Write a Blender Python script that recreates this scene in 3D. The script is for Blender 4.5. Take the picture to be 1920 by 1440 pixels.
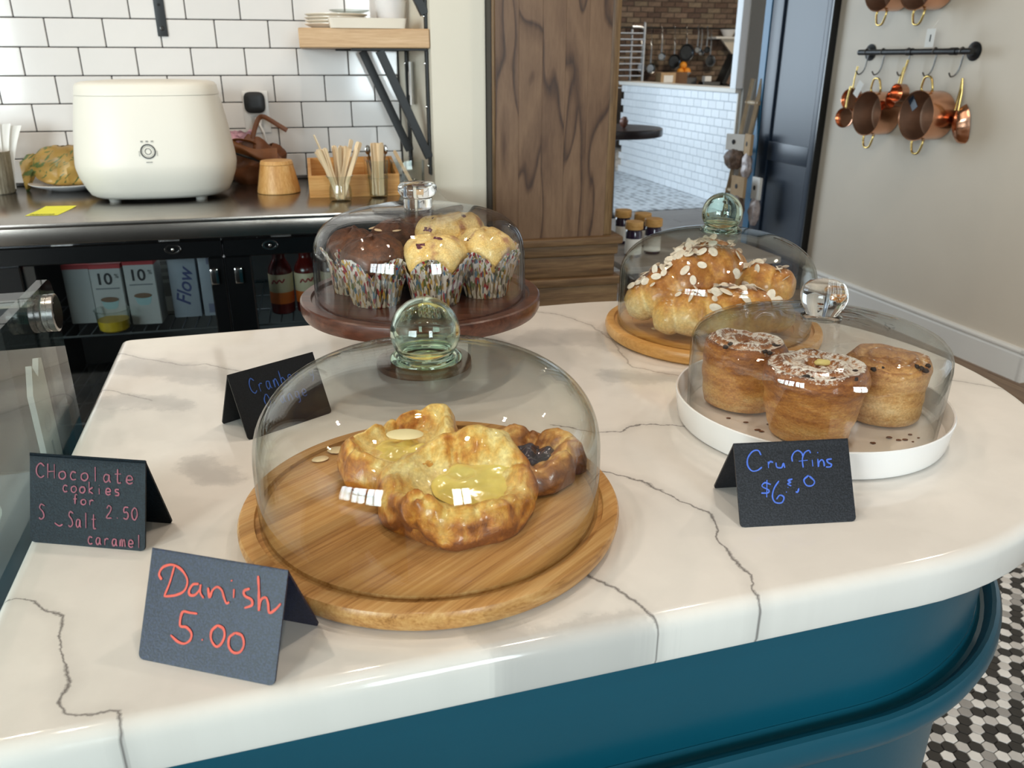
import bpy, bmesh, math, random
from mathutils import Vector, Matrix, noise
random.seed(7)
rad, sin, cos, pi = math.radians, math.sin, math.cos, math.pi
SC = bpy.context.scene
COL = SC.collection
for o in list(bpy.data.objects):
    bpy.data.objects.remove(o)

# ------------------------------------------------------------------ camera, world, lamps, exposure
cd = bpy.data.cameras.new('camera'); cam = bpy.data.objects.new('camera', cd); COL.objects.link(cam)
cam.matrix_world = Matrix.Translation((0, 0, 1.31)) @ Matrix.Rotation(rad(68.2), 4, 'X') @ Matrix.Rotation(rad(0.12), 4, 'Z')
cd.sensor_width = 36; cd.lens = 36 * 1520 / 1920; cd.clip_start = 0.02; cd.clip_end = 60
cd.dof.use_dof = True; cd.dof.focus_distance = 0.85; cd.dof.aperture_fstop = 13
SC.camera = cam
vs = SC.view_settings
vs.view_transform = 'Standard'; vs.look = 'None'; vs.gamma = 1; vs.use_curve_mapping = False
vs.exposure = -0.12
cy = SC.cycles
cy.use_denoising = True; cy.max_bounces = 14; cy.transparent_max_bounces = 40; cy.transmission_bounces = 14
cy.glossy_bounces = 5; cy.diffuse_bounces = 4; cy.caustics_reflective = False; cy.caustics_refractive = True
cy.sample_clamp_indirect = 6; cy.blur_glossy = 0.3
w = bpy.data.worlds.new('overcast'); SC.world = w; w.use_nodes = True
w.node_tree.nodes['Background'].inputs[0].default_value = (0.80, 0.90, 1.0, 1)
w.node_tree.nodes['Background'].inputs[1].default_value = 1.5

def lamp(name, loc, rot, size, power, color, size_y=None, shape='RECTANGLE', spread=180):
    l = bpy.data.lights.new(name, 'AREA'); l.shape = shape; l.size = size
    if size_y: l.size_y = size_y
    l.energy = power; l.color = color; l.spread = rad(spread)
    o = bpy.data.objects.new(name, l); COL.objects.link(o); o.location = loc; o.rotation_euler = rot
    return o
WIN = [(-4.2, 1.0), (-3.15, 0.9), (-2.2, 0.8), (1.75, 0.9)]
for i, (wx, ww) in enumerate(WIN):
    lamp('window_daylight', (wx, -3.42, 1.75), (rad(90), 0, 0), ww, 150, (0.87, 0.92, 1.0), 1.7)
for lx, ly in [(-2.2, 0.4), (-0.9, 0.5), (0.5, 0.6), (-1.5, 1.5), (-0.3, 1.6), (0.9, 1.5), (2.0, 2.3), (0.5, -1.2), (-1.4, -1.2), (2.1, 4.7)]:
    lamp('downlight', (lx, ly, 3.08), (0, 0, 0), 0.07, 7.6 if ly < 2 else 14, (1.0, 0.85, 0.70), shape='DISK')
lamp('hall_daylight', (-1.6, 7.6, 1.7), (rad(90), 0, rad(-90)), 2.4, 150, (0.74, 0.88, 1.0), 2.2)
lamp('kitchen_fill_light', (3.2, 11.2, 3.0), (0, 0, 0), 0.7, 60, (1.0, 0.86, 0.68), 0.7)  # added unseen fill light for the far brick wall

# ------------------------------------------------------------------ helpers
YK, YI, YR = rad(13.35), rad(16.6), rad(16.0)
DK, TR = 2.7894, 3.058
def fr(a): return Matrix.Rotation(a, 4, 'Z')
FK, FI, FR = fr(YK), fr(YI), fr(YR)
def K(u, b, z): return (u, DK - b, z)            # beside the tiled wall: along it, out from it, up
def RW(s, off, z): return (TR - off, s, z)       # beside the wall with the copper: out from it, along it, up

def lin(h):
    h = h.lstrip('#'); c = [int(h[i:i + 2], 16) / 255 for i in (0, 2, 4)]
    return tuple((x / 12.92 if x <= .04045 else ((x + .055) / 1.055) ** 2.4) for x in c) + (1,)

def smooth_steps(pts, n=6):
    """Catmull-Rom through points"""
    P = [Vector(p) for p in pts]
    if len(P) < 3: return P
    Q = [P[0] * 2 - P[1]] + P + [P[-1] * 2 - P[-2]]; out = []
    for i in range(1, len(Q) - 2):
        a, b, c, d = Q[i - 1:i + 3]
        for k in range(n):
            t = k / n
            out.append(.5 * ((2 * b) + (c - a) * t + (2 * a - 5 * b + 4 * c - d) * t * t + (3 * b - a - 3 * c + d) * t ** 3))
    return out + [P[-1]]

_bev = {}
def _rbox(sx, sy, sz, b, seg):
    k = (round(sx, 5), round(sy, 5), round(sz, 5), round(b, 5), seg)
    if k not in _bev:
        bm = bmesh.new(); bmesh.ops.create_cube(bm, size=1)
        for v in bm.verts: v.co = Vector((v.co.x * sx, v.co.y * sy, v.co.z * sz))
        if b > 0: bmesh.ops.bevel(bm, geom=list(bm.edges), offset=min(b, .49 * min(sx, sy, sz)), segments=seg, profile=.6, affect='EDGES', clamp_overlap=True)
        bm.verts.index_update()
        _bev[k] = ([v.co.copy() for v in bm.verts], [[v.index for v in f.verts] for f in bm.faces]); bm.free()
    return _bev[k]

class MB:
    def __init__(s): s.v, s.f = [], []
    def add(s, V, F, M=None):
        n = len(s.v)
        s.v += [(M @ Vector(p)) if M is not None else Vector(p) for p in V]
        s.f += [[i + n for i in f] for f in F]; return s
    def box(s, x0, x1, y0, y1, z0, z1, b=.0015, seg=1, M=None):
        V, F = _rbox(abs(x1 - x0), abs(y1 - y0), abs(z1 - z0), b, seg)
        T = Matrix.Translation(((x0 + x1) / 2, (y0 + y1) / 2, (z0 + z1) / 2))
        return s.add(V, F, (M @ T) if M is not None else T)
    def grid(s, fn, nu, nv, wu=False, wv=False, M=None, flip=False):
        mu = nu if wu else nu + 1; mv = nv if wv else nv + 1
        V = [fn(i / nu, j / nv) for i in range(mu) for j in range(mv)]; F = []
        for i in range(nu):
            for j in range(nv):
                a, b = i * mv + j, ((i + 1) % mu) * mv + j
                c, d = ((i + 1) % mu) * mv + (j + 1) % mv, i * mv + (j + 1) % mv
                F.append([a, d, c, b] if flip else [a, b, c, d])
        return s.add(V, F, M)
    def lathe(s, prof, n=40, M=None, rf=None, caps=True):
        """prof: (r, z) from bottom to top; rf(theta, k, r, z) -> r, z"""
        V, F = [], []; m = len(prof)
        for i in range(n):
            t = 2 * pi * i / n
            for k, (r, z) in enumerate(prof):
                if rf: r, z = rf(t, k, r, z)
                V.append((r * cos(t), r * sin(t), z))
        for i in range(n):
            j = (i + 1) % n
            for k in range(m - 1): F.append([i * m + k, j * m + k, j * m + k + 1, i * m + k + 1])
        if caps:
            if prof[0][0] > 1e-5: F.append([i * m for i in range(n)][::-1])
            if prof[-1][0] > 1e-5: F.append([i * m + m - 1 for i in range(n)])
        return s.add(V, F, M)
    def tube(s, pts, r, n=8, M=None, flat=1.0, up=None, closed=False):
        P = [Vector(p) for p in pts]; m = len(P); V, F = [], []; N = None
        for i, p in enumerate(P):
            if closed: d = (P[(i + 1) % m] - P[i - 1]).normalized()
            else: d = (P[min(i + 1, m - 1)] - P[max(i - 1, 0)]).normalized()
            if up is not None: N = Vector(up) - d * d.dot(Vector(up))
            elif N is None: N = d.orthogonal()
            else: N = N - d * d.dot(N)
            N = N.normalized(); B = d.cross(N); q = r[i] if isinstance(r, (list, tuple)) else r
            for k in range(n):
                a = 2 * pi * k / n; V.append(p + (N * cos(a) * flat + B * sin(a)) * q)
        for i in range(m if closed else m - 1):
            for k in range(n):
                a, b = i * n + k, ((i + 1) % m) * n + k; kk = (k + 1) % n
                F.append([a, i * n + kk, ((i + 1) % m) * n + kk, b])
        if not closed: F += [list(range(n))[::-1], [(m - 1) * n + k for k in range(n)]]
        return s.add(V, F, M)
    def prism(s, poly, z0, z1, M=None):
        n = len(poly); V = [(x, y, z0) for x, y in poly] + [(x, y, z1) for x, y in poly]
        F = [list(range(n))[::-1], list(range(n, 2 * n))] + [[i, (i + 1) % n, n + (i + 1) % n, n + i] for i in range(n)]
        return s.add(V, F, M)
    def ball(s, c, rx, ry=None, rz=None, n=14, m=9, amp=0, fq=1, M=None, seed=0):
        ry = ry or rx; rz = rz or rx; T = Matrix.Translation(c)
        prof = [(sin(pi * k / m), -cos(pi * k / m)) for k in range(m + 1)]; V, F = [], []
        for i in range(n):
            for r, z in prof:
                p = Vector((r * cos(2 * pi * i / n), r * sin(2 * pi * i / n), z))
                q = 1 + (amp * noise.noise(p * fq + Vector((seed, seed * 2, 0))) if amp else 0)
                V.append((p.x * rx * q, p.y * ry * q, p.z * rz * q))
        for i in range(n):
            j = (i + 1) % n
            for k in range(m): F.append([i * (m + 1) + k, j * (m + 1) + k, j * (m + 1) + k + 1, i * (m + 1) + k + 1])
        return s.add(V, F, (M @ T) if M is not None else T)
    def loft(s, loops, M=None, cap=True):
        n = len(loops[0]); V = [p for L in loops for p in L]; F = []
        for a in range(len(loops) - 1):
            for i in range(n): F.append([a * n + i, a * n + (i + 1) % n, (a + 1) * n + (i + 1) % n, (a + 1) * n + i])
        if cap: F += [list(range(n))[::-1], [(len(loops) - 1) * n + i for i in range(n)]]
        return s.add(V, F, M)
    def mesh(s, name, m, ang=35, weld=True):
        me = bpy.data.meshes.new(name); me.from_pydata([tuple(p) for p in s.v], [], s.f)
        if weld:
            bm = bmesh.new(); bm.from_mesh(me); bmesh.ops.remove_doubles(bm, verts=bm.verts, dist=2e-6)
            bmesh.ops.recalc_face_normals(bm, faces=bm.faces); bm.to_mesh(me); bm.free()
        me.validate()
        if m: me.materials.append(m)
        if ang:
            for p in me.polygons: p.use_smooth = True
            me.set_sharp_from_angle(angle=rad(ang))
        return me
    def build(s, name, m, parent=None, ang=35, weld=True):
        return link(name, s.mesh(name, m, ang, weld), parent)

def link(name, me, parent=None):
    o = bpy.data.objects.new(name, me); COL.objects.link(o)
    if parent is not None: o.parent = parent
    return o
def tag(o, label=None, cat=None, group=None, kind=None):
    if label: o['label'] = label
    if cat: o['category'] = cat
    if group: o['group'] = group
    if kind: o['kind'] = kind
    return o
def put(o, frame, loc, rz=0.0):
    o.matrix_world = frame @ Matrix.Translation(loc) @ Matrix.Rotation(rz, 4, 'Z'); return o
def thing(name, label, cat, frame=None, loc=(0, 0, 0), rz=0.0, group=None):
    o = bpy.data.objects.new(name, None); COL.objects.link(o); o.empty_display_size = .02
    put(o, frame if frame is not None else Matrix(), loc, rz)
    return tag(o, label, cat, group)
def struct(name, mb, m, frame=None, ang=35):
    o = mb.build(name, m, None, ang); o['kind'] = 'structure'
    if frame is not None: o.matrix_world = frame
    return o
def copy_tree(o, parent=None):
    c = o.copy(); COL.objects.link(c)
    if parent is not None: c.parent = parent
    for ch in list(o.children): copy_tree(ch, c)
    return c
AX = lambda v: Vector(v).to_track_quat('Z', 'Y').to_matrix().to_4x4()
T = lambda x, y, z: Matrix.Translation((x, y, z))
RX = lambda a: Matrix.Rotation(a, 4, 'X')
RY = lambda a: Matrix.Rotation(a, 4, 'Y')
RZ = lambda a: Matrix.Rotation(a, 4, 'Z')

# ------------------------------------------------------------------ materials
MATS = {}
def newmat(name):
    m = bpy.data.materials.new(name); m.use_nodes = True; nt = m.node_tree; nt.nodes.clear()
    return m, nt, nt.nodes.new('ShaderNodeOutputMaterial')
def nd(nt, typ, **kw):
    n = nt.nodes.new(typ)
    for k, v in kw.items(): setattr(n, k, v)
    return n
def val(n, i, v): n.inputs[i].default_value = v
def principled(nt, out, rough=.5, metal=0., spec=.5, coat=0., sub=0., subcol=None):
    p = nd(nt, 'ShaderNodeBsdfPrincipled'); val(p, 'Roughness', rough); val(p, 'Metallic', metal); val(p, 'Specular IOR Level', spec); val(p, 'Coat Weight', coat); val(p, 'Coat Roughness', .08)
    if sub:
        val(p, 'Subsurface Weight', sub); val(p, 'Subsurface Radius', subcol or (.012, .006, .003)); val(p, 'Subsurface Scale', 1.0)
    nt.links.new(p.outputs[0], out.inputs[0]); return p
def coords(nt, scale=(1, 1, 1), rot=(0, 0, 0), kind='Object'):
    t = nd(nt, 'ShaderNodeTexCoord'); m = nd(nt, 'ShaderNodeMapping'); val(m, 'Scale', scale); src = t.outputs[kind]
    if any(rot):
        q = nd(nt, 'ShaderNodeMapping'); val(q, 'Rotation', rot); nt.links.new(src, q.inputs[0]); src = q.outputs[0]
    nt.links.new(src, m.inputs[0]); return m.outputs[0]
def noisen(nt, vec, scale, detail=4, rough=.55, dist=0):
    n = nd(nt, 'ShaderNodeTexNoise'); val(n, 'Scale', scale); val(n, 'Detail', detail); val(n, 'Roughness', rough); val(n, 'Distortion', dist)
    if vec is not None: nt.links.new(vec, n.inputs['Vector'])
    return n.outputs[0]
def ramp(nt, fac, stops, interp='LINEAR'):
    r = nd(nt, 'ShaderNodeValToRGB'); r.color_ramp.interpolation = interp; e = r.color_ramp.elements
    e[0].position, e[0].color = stops[0][0], stops[0][1]; e[1].position, e[1].color = stops[-1][0], stops[-1][1]
    for p, c in stops[1:-1]:
        q = e.new(p); q.color = c
    if fac is not None: nt.links.new(fac, r.inputs[0])
    return r.outputs[0]
def math_(nt, op, a, b=None, c=None, clamp=False):
    n = nd(nt, 'ShaderNodeMath', operation=op); n.use_clamp = clamp
    for i, x in enumerate((a, b, c)):
        if x is None: continue
        if isinstance(x, (int, float)): val(n, i, x)
        else: nt.links.new(x, n.inputs[i])
    return n.outputs[0]
def mix(nt, fac, a, b, mode='MIX'):
    n = nd(nt, 'ShaderNodeMix', data_type='RGBA', blend_type=mode)
    for i, x in ((0, fac), (6, a), (7, b)):
        if isinstance(x, (int, float)): n.inputs[i].default_value = x
        elif isinstance(x, tuple): n.inputs[i].default_value = x
        else: nt.links.new(x, n.inputs[i])
    return n.outputs[2]
def bump(nt, p, h, strength=.3, dist=.002):
    b = nd(nt, 'ShaderNodeBump'); val(b, 'Strength', strength); val(b, 'Distance', dist)
    nt.links.new(h, b.inputs['Height']); nt.links.new(b.outputs[0], p.inputs['Normal'])

def plain(name, col, rough=.5, metal=0., spec=.5, var=.08, vscale=18, bmp=0., coat=0., vrough=0., sub=0., subcol=None, bscale=None, bdist=.002, rand=0.):
    if name in MATS: return MATS[name]
    m, nt, out = newmat(name); p = principled(nt, out, rough, metal, spec, coat, sub, subcol); c = lin(col) if isinstance(col, str) else col
    vec = coords(nt); n = noisen(nt, vec, vscale)
    a = tuple(min(1, x * (1 - var)) for x in c[:3]) + (1,); b = tuple(min(1, x * (1 + var)) for x in c[:3]) + (1,)
    cc = ramp(nt, n, [(.3, a), (.7, b)])
    if rand:
        oi = nd(nt, 'ShaderNodeObjectInfo'); r = ramp(nt, oi.outputs['Random'], [(0, (1 - rand,) * 3 + (1,)), (1, (1, 1, 1, 1))]); cc = mix(nt, 1.0, cc, r, 'MULTIPLY')
    nt.links.new(cc, p.inputs['Base Color'])
    if vrough: nt.links.new(math_(nt, 'MULTIPLY_ADD', n, vrough, rough - vrough / 2), p.inputs['Roughness'])
    if bmp: bump(nt, p, noisen(nt, vec, bscale or vscale * 6, 3), bmp, bdist)
    MATS[name] = m; return m

def wood(name, cols, axis=2, scale=9., stretch=14., rough=.45, ring=0., bmp=.15, coat=0., spec=.4, board=None, rot=(0, 0, 0), rnd=True, fine=1.):
    """grain runs along axis; cols dark -> light"""
    m, nt, out = newmat(name); p = principled(nt, out, rough, 0, spec, coat)
    s = [stretch ** .5] * 3; s[axis] = 1 / stretch ** .5
    vec = coords(nt, tuple(s), rot)
    if rnd:
        oi = nd(nt, 'ShaderNodeObjectInfo'); ad = nd(nt, 'ShaderNodeVectorMath', operation='ADD'); sc = nd(nt, 'ShaderNodeVectorMath', operation='SCALE')
        cx = nd(nt, 'ShaderNodeCombineXYZ'); [nt.links.new(oi.outputs['Random'], cx.inputs[i]) for i in range(3)]
        nt.links.new(cx.outputs[0], sc.inputs[0]); val(sc, 'Scale', 9.0); nt.links.new(vec, ad.inputs[0]); nt.links.new(sc.outputs[0], ad.inputs[1]); vec = ad.outputs[0]
    big = noisen(nt, vec, scale, 3, .5, .6); fn = noisen(nt, vec, scale * 7 * fine, 4, .65)
    if ring:
        rg = math_(nt, 'FRACT', math_(nt, 'MULTIPLY', noisen(nt, vec, scale * .42, 2, .45, .35), ring))
        lines = ramp(nt, rg, [(0, (0, 0, 0, 1)), (.13, (.55, .55, .55, 1)), (.55, (1, 1, 1, 1)), (.93, (.8, .8, .8, 1)), (1, (.05, .05, .05, 1))])
        f = math_(nt, 'ADD', math_(nt, 'MULTIPLY', lines, .55), math_(nt, 'MULTIPLY', fn, .45))
    else: f = math_(nt, 'ADD', math_(nt, 'MULTIPLY', big, .5), math_(nt, 'MULTIPLY', fn, .5))
    k = len(cols) - 1
    lo, hi = (.22, .82) if ring else (.34, .66)
    c = ramp(nt, f, [(lo + (hi - lo) * i / k, lin(x)) for i, x in enumerate(cols)])
    if board:   # glued strips of differing tone across an axis: (axis, width)
        ax, wd = board; t = nd(nt, 'ShaderNodeTexCoord'); mp = nd(nt, 'ShaderNodeMapping'); val(mp, 'Rotation', rot); nt.links.new(t.outputs['Object'], mp.inputs[0])
        sp = nd(nt, 'ShaderNodeSeparateXYZ'); nt.links.new(mp.outputs[0], sp.inputs[0])
        wn = nd(nt, 'ShaderNodeTexWhiteNoise', noise_dimensions='1D'); nt.links.new(math_(nt, 'FLOOR', math_(nt, 'DIVIDE', sp.outputs[ax], wd)), wn.inputs['W'])
        c = mix(nt, 1.0, c, ramp(nt, wn.outputs[0], [(0, (.80, .78, .75, 1)), (1, (1.06, 1.05, 1.03, 1))]), 'MULTIPLY')
    nt.links.new(c, p.inputs['Base Color'])
    if bmp: bump(nt, p, f, bmp, .0012)
    MATS[name] = m; return m

def thin_glass(name, tint=(.985, .995, .99), edge=(.72, .76, .74), r0=.04, wav=0., rough=0.0, wscale=14):
    """clear sheet glass: straight transmission that darkens and mirrors towards grazing angles"""
    m, nt, out = newmat(name); lw = nd(nt, 'ShaderNodeLayerWeight'); val(lw, 'Blend', .5)
    gl = nd(nt, 'ShaderNodeBsdfGlossy'); val(gl, 'Roughness', rough); tr = nd(nt, 'ShaderNodeBsdfTransparent'); mx = nd(nt, 'ShaderNodeMixShader')
    if wav:
        b = nd(nt, 'ShaderNodeBump'); val(b, 'Strength', wav); val(b, 'Distance', .004); nt.links.new(noisen(nt, coords(nt), wscale, 2, .5, .8), b.inputs['Height'])
        nt.links.new(b.outputs[0], lw.inputs['Normal']); nt.links.new(b.outputs[0], gl.inputs['Normal'])
    f5 = math_(nt, 'POWER', lw.outputs['Facing'], 5.0); f3 = math_(nt, 'POWER', lw.outputs['Facing'], 3.5)
    nt.links.new(math_(nt, 'MULTIPLY_ADD', f5, .8 - r0, r0), mx.inputs[0])
    nt.links.new(mix(nt, f3, tint + (1,), edge + (1,)), tr.inputs[0])
    nt.links.new(tr.outputs[0], mx.inputs[1]); nt.links.new(gl.outputs[0], mx.inputs[2]); nt.links.new(mx.outputs[0], out.inputs[0])
    MATS[name] = m; return m
def solid_glass(name, col=(1, 1, 1, 1), ior=1.47):
    m, nt, out = newmat(name); g = nd(nt, 'ShaderNodeBsdfGlass'); val(g, 'Color', col); val(g, 'Roughness', 0.0); val(g, 'IOR', ior); nt.links.new(g.outputs[0], out.inputs[0]); return m

def bread(name, stops, sugar=0., lo=.0, hi=.05, fine=90., rough=.42, streak=(1, 1, 1), coat=.15, bmp=.6, wn=.5, sub=0, side=0., pt_=3.0, spots=0., stain=None):
    """baked dough: colour by how much a spot bulges, its height and a flaky noise; sugar on what faces up"""
    m, nt, out = newmat(name); p = principled(nt, out, rough, 0, .4, coat, sub, (.006, .003, .0012))
    vec = coords(nt, streak); t = nd(nt, 'ShaderNodeTexCoord'); sp = nd(nt, 'ShaderNodeSeparateXYZ'); nt.links.new(t.outputs['Object'], sp.inputs[0])
    n1 = noisen(nt, vec, 22, 4, .6); n2 = noisen(nt, vec, fine, 5, .7, 1.0)
    h = math_(nt, 'DIVIDE', math_(nt, 'SUBTRACT', sp.outputs[2], lo), hi - lo, clamp=True)
    g = nd(nt, 'ShaderNodeNewGeometry'); pt = math_(nt, 'MULTIPLY', math_(nt, 'SUBTRACT', g.outputs['Pointiness'], .5), pt_)
    f = math_(nt, 'ADD', math_(nt, 'MULTIPLY', n1, .55), math_(nt, 'MULTIPLY', n2, .45)); f = math_(nt, 'MULTIPLY_ADD', math_(nt, 'SUBTRACT', f, .5), 2.2, .5)
    f = math_(nt, 'ADD', math_(nt, 'MULTIPLY', f, wn), math_(nt, 'MULTIPLY', h, 1 - wn)); f = math_(nt, 'ADD', f, pt)
    if side: sn0 = nd(nt, 'ShaderNodeSeparateXYZ'); nt.links.new(t.outputs['Normal'], sn0.inputs[0]); f = math_(nt, 'ADD', f, math_(nt, 'MULTIPLY', math_(nt, 'SUBTRACT', .62, sn0.outputs[2]), side))
    if spots: f = math_(nt, 'ADD', f, math_(nt, 'MULTIPLY', math_(nt, 'SUBTRACT', noisen(nt, coords(nt), 34, 2, .5), .5), spots))
    k = len(stops) - 1
    c = ramp(nt, f, [(.18 + .64 * i / k, lin(x)) for i, x in enumerate(stops)])
    if sugar:
        sn = nd(nt, 'ShaderNodeSeparateXYZ'); nt.links.new(g.outputs['Normal'], sn.inputs[0])
        s1 = noisen(nt, coords(nt), 260, 3, .7); s2 = noisen(nt, coords(nt), 30, 3)
        s = math_(nt, 'ADD', math_(nt, 'MULTIPLY', sn.outputs[2], .55), math_(nt, 'ADD', math_(nt, 'MULTIPLY', s1, .75), math_(nt, 'MULTIPLY', s2, .55)))
        sm = ramp(nt, math_(nt, 'ADD', s, sugar - 1.0), [(.42, (0, 0, 0, 1)), (.54, (1, 1, 1, 1))])
        c = mix(nt, sm, c, lin('#f2ece6')); nt.links.new(math_(nt, 'MULTIPLY_ADD', sm, .4, rough), p.inputs['Roughness'])
        nt.links.new(math_(nt, 'MULTIPLY_ADD', sm, -coat, coat), p.inputs['Coat Weight'])
    if stain:
        st = ramp(nt, noisen(nt, coords(nt), 42, 2, .5), [(.60, (0, 0, 0, 1)), (.70, (1, 1, 1, 1))]); c = mix(nt, math_(nt, 'MULTIPLY', st, .62), c, lin(stain))
    tn = ramp(nt, noisen(nt, coords(nt), fine * 4.5, 2, .6), [(.3, (.80, .76, .70, 1)), (.7, (1.12, 1.12, 1.10, 1))]); c0 = mix(nt, 1.0, c, tn, 'MULTIPLY')
    nt.links.new(c0, p.inputs['Base Color']); bump(nt, p, n2, bmp, .0022); MATS[name] = m; return m

def marble():
    m, nt, out = newmat('marble'); p = principled(nt, out, .085, 0, .5)
    t = nd(nt, 'ShaderNodeTexCoord'); flat = nd(nt, 'ShaderNodeVectorMath', operation='MULTIPLY'); val(flat, 1, (1, 1, 0)); nt.links.new(t.outputs['Object'], flat.inputs[0])
    def warp(amount, scale, detail):
        nn = nd(nt, 'ShaderNodeTexNoise'); val(nn, 'Scale', scale); val(nn, 'Detail', detail); val(nn, 'Roughness', .65); nt.links.new(flat.outputs[0], nn.inputs['Vector'])
        s = nd(nt, 'ShaderNodeVectorMath', operation='SUBTRACT'); nt.links.new(nn.outputs[1], s.inputs[0]); val(s, 1, (.5, .5, .5))
        q = nd(nt, 'ShaderNodeVectorMath', operation='MULTIPLY_ADD'); nt.links.new(s.outputs[0], q.inputs[0]); val(q, 1, (amount, amount, 0)); nt.links.new(flat.outputs[0], q.inputs[2]); return q.outputs[0]
    P = warp(.016, 38, 5); Pb = warp(.11, 9, 6)
    def seg(P, a, b):
        d = (b[0] - a[0], b[1] - a[1], 0); l2 = d[0] ** 2 + d[1] ** 2
        s = nd(nt, 'ShaderNodeVectorMath', operation='SUBTRACT'); nt.links.new(P, s.inputs[0]); val(s, 1, (a[0], a[1], 0))
        dt = nd(nt, 'ShaderNodeVectorMath', operation='DOT_PRODUCT'); nt.links.new(s.outputs[0], dt.inputs[0]); val(dt, 1, (d[0] / l2, d[1] / l2, 0))
        k = math_(nt, 'ADD', dt.outputs['Value'], 0.0, clamp=True)
        q = nd(nt, 'ShaderNodeVectorMath', operation='SCALE'); val(q, 0, d); nt.links.new(k, q.inputs['Scale'])
        e = nd(nt, 'ShaderNodeVectorMath', operation='DISTANCE'); nt.links.new(s.outputs[0], e.inputs[0]); nt.links.new(q.outputs[0], e.inputs[1]); return e.outputs['Value']
    def line(P, V):
        r = None
        for a, b in zip(V[:-1], V[1:]):
            x = seg(P, a, b); r = x if r is None else math_(nt, 'MINIMUM', r, x)
        return r
    dark = [[(-.24, .592), (-.197, .575), (-.172, .547), (-.168, .518), (-.161, .497), (-.154, .474), (-.156, .458), (-.151, .446), (-.121, .437), (-.117, .424), (-.122, .38)],
            [(.268, .66), (.311, .617), (.333, .564), (.345, .542), (.328, .5), (.326, .45), (.318, .425), (.316, .40)],
            [(.2, .5), (.22, .469), (.235, .425), (.24, .39)],
            [(.27, .76), (.313, .728), (.336, .724), (.365, .734), (.41, .714)],
            [(-.23, 1.16), (-.183, 1.112), (-.129, 1.069), (-.103, 1.066), (-.05, 1.02), (.03, .99)],
            [(.79, .752), (.836, .703)], [(.37, 1.19), (.42, 1.145), (.447, 1.08), (.448, 1.0), (.43, .9), (.48, .85)], [(-.23, 1.02), (-.18, .981), (-.155, .955)]]
    r = None
    for V in dark[:4]:
        x = line(P, V); r = x if r is None else math_(nt, 'MINIMUM', r, x)
    r2 = None
    for V in dark[4:]:
        x = line(P, V); r2 = x if r2 is None else math_(nt, 'MINIMUM', r2, x)
    wv = noisen(nt, flat.outputs[0], 16, 3)
    width = math_(nt, 'MULTIPLY_ADD', ramp(nt, wv, [(.35, (0, 0, 0, 1)), (.7, (1, 1, 1, 1))]), .0020, .0009)
    v1 = math_(nt, 'SUBTRACT', 1.0, math_(nt, 'DIVIDE', r, width), clamp=True); v2 = math_(nt, 'SUBTRACT', 1.0, math_(nt, 'DIVIDE', r2, .0022), clamp=True)
    halo = math_(nt, 'SUBTRACT', 1.0, math_(nt, 'DIVIDE', math_(nt, 'MINIMUM', r, r2), .012), clamp=True)
    # soft grey clouds on one side of the veins
    blob = [((-.18, 1.075), (-.04, .985), .042), ((-.2, .955), (-.13, .93), .026), ((.36, 1.05), (.46, 1.0), .05), ((.12, .44), (.22, .415), .03), ((.4, .88), (.5, .84), .03), ((-.09, .76), (-.06, .74), .03), ((.52, .7), (.6, .74), .03)]
    cl = None
    for a, b, wd in blob:
        x = math_(nt, 'DIVIDE', seg(Pb, a, b), wd); cl = x if cl is None else math_(nt, 'MINIMUM', cl, x)
    cloud = ramp(nt, cl, [(.30, (1, 1, 1, 1)), (.72, (.6, .6, .6, 1)), (.80, (.28, .28, .28, 1)), (1.0, (0, 0, 0, 1))])
    base = ramp(nt, noisen(nt, Pb, 5, 5), [(.35, lin('#d9d5cf')), (.65, lin('#e8e4de'))])
    c = mix(nt, math_(nt, 'MULTIPLY', cloud, .68), base, lin('#b3b0ad')); c = mix(nt, math_(nt, 'MULTIPLY', halo, .16), c, lin('#8f8a86'))
    c = mix(nt, math_(nt, 'MULTIPLY', v2, .55), c, lin('#77716e')); c = mix(nt, math_(nt, 'MULTIPLY', v1, .85), c, lin('#5a5453'))
    nt.links.new(c, p.inputs['Base Color']); return m

W_BEIGE = plain('paint_beige', '#d8ccba', .55, var=.02, vscale=3)
W_CREAM = plain('paint_cream', '#d9d2c1', .5, var=.02, vscale=3)
W_WHITE = plain('paint_white', '#e6e3dc', .5, var=.02, vscale=3)
W_CEIL = plain('ceiling_paint', '#9c9184', .7, var=.02, vscale=2)
GROUT_D = plain('dark_grout', '#3b3836', .9, var=.15, vscale=60)
GROUT_L = plain('light_grout', '#a9b1b7', .9, var=.08, vscale=40)
TILE_W = plain('glazed_white_tile', '#dedad6', .09, var=.02, vscale=9, bmp=.03, bscale=6, bdist=.003, rand=.05)
TILE_K = plain('glazed_kitchen_tile', '#e9eef2', .12, var=.02, vscale=9, rand=.06)
STEEL = plain('brushed_steel', '#a7a5a2', .26, 1.0, var=.08, vscale=25, vrough=.12)
STEEL_D = plain('dark_steel', '#6d6c6b', .3, 1.0, var=.1, vscale=30)
CHROME = plain('chrome', '#c9c7c4', .12, 1.0, var=.03)
BLACK = plain('black_powder_coat', '#0e1011', .45, var=.1, vscale=60)
BLACK_G = plain('black_gloss', '#08090a', .2, var=.1)
NAVY = plain('navy_paint', '#1d2b3c', .34, var=.04, vscale=6)
BLUE = plain('blue_paint', '#2f6d94', .4, var=.04, vscale=6)
TEAL = plain('teal_lacquer', '#0c4f62', .28, var=.03, vscale=5, bmp=.04, bscale=120)
CREAM_P = plain('cream_plastic', '#e4dfd2', .42, var=.015, vscale=6)
GREY_P = plain('grey_plastic', '#55565a', .5)
WHITE_P = plain('white_plastic', '#e4e2de', .35, var=.02)
CERAMIC = plain('white_glaze', '#ece9e6', .12, var=.012, vscale=7)
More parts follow.
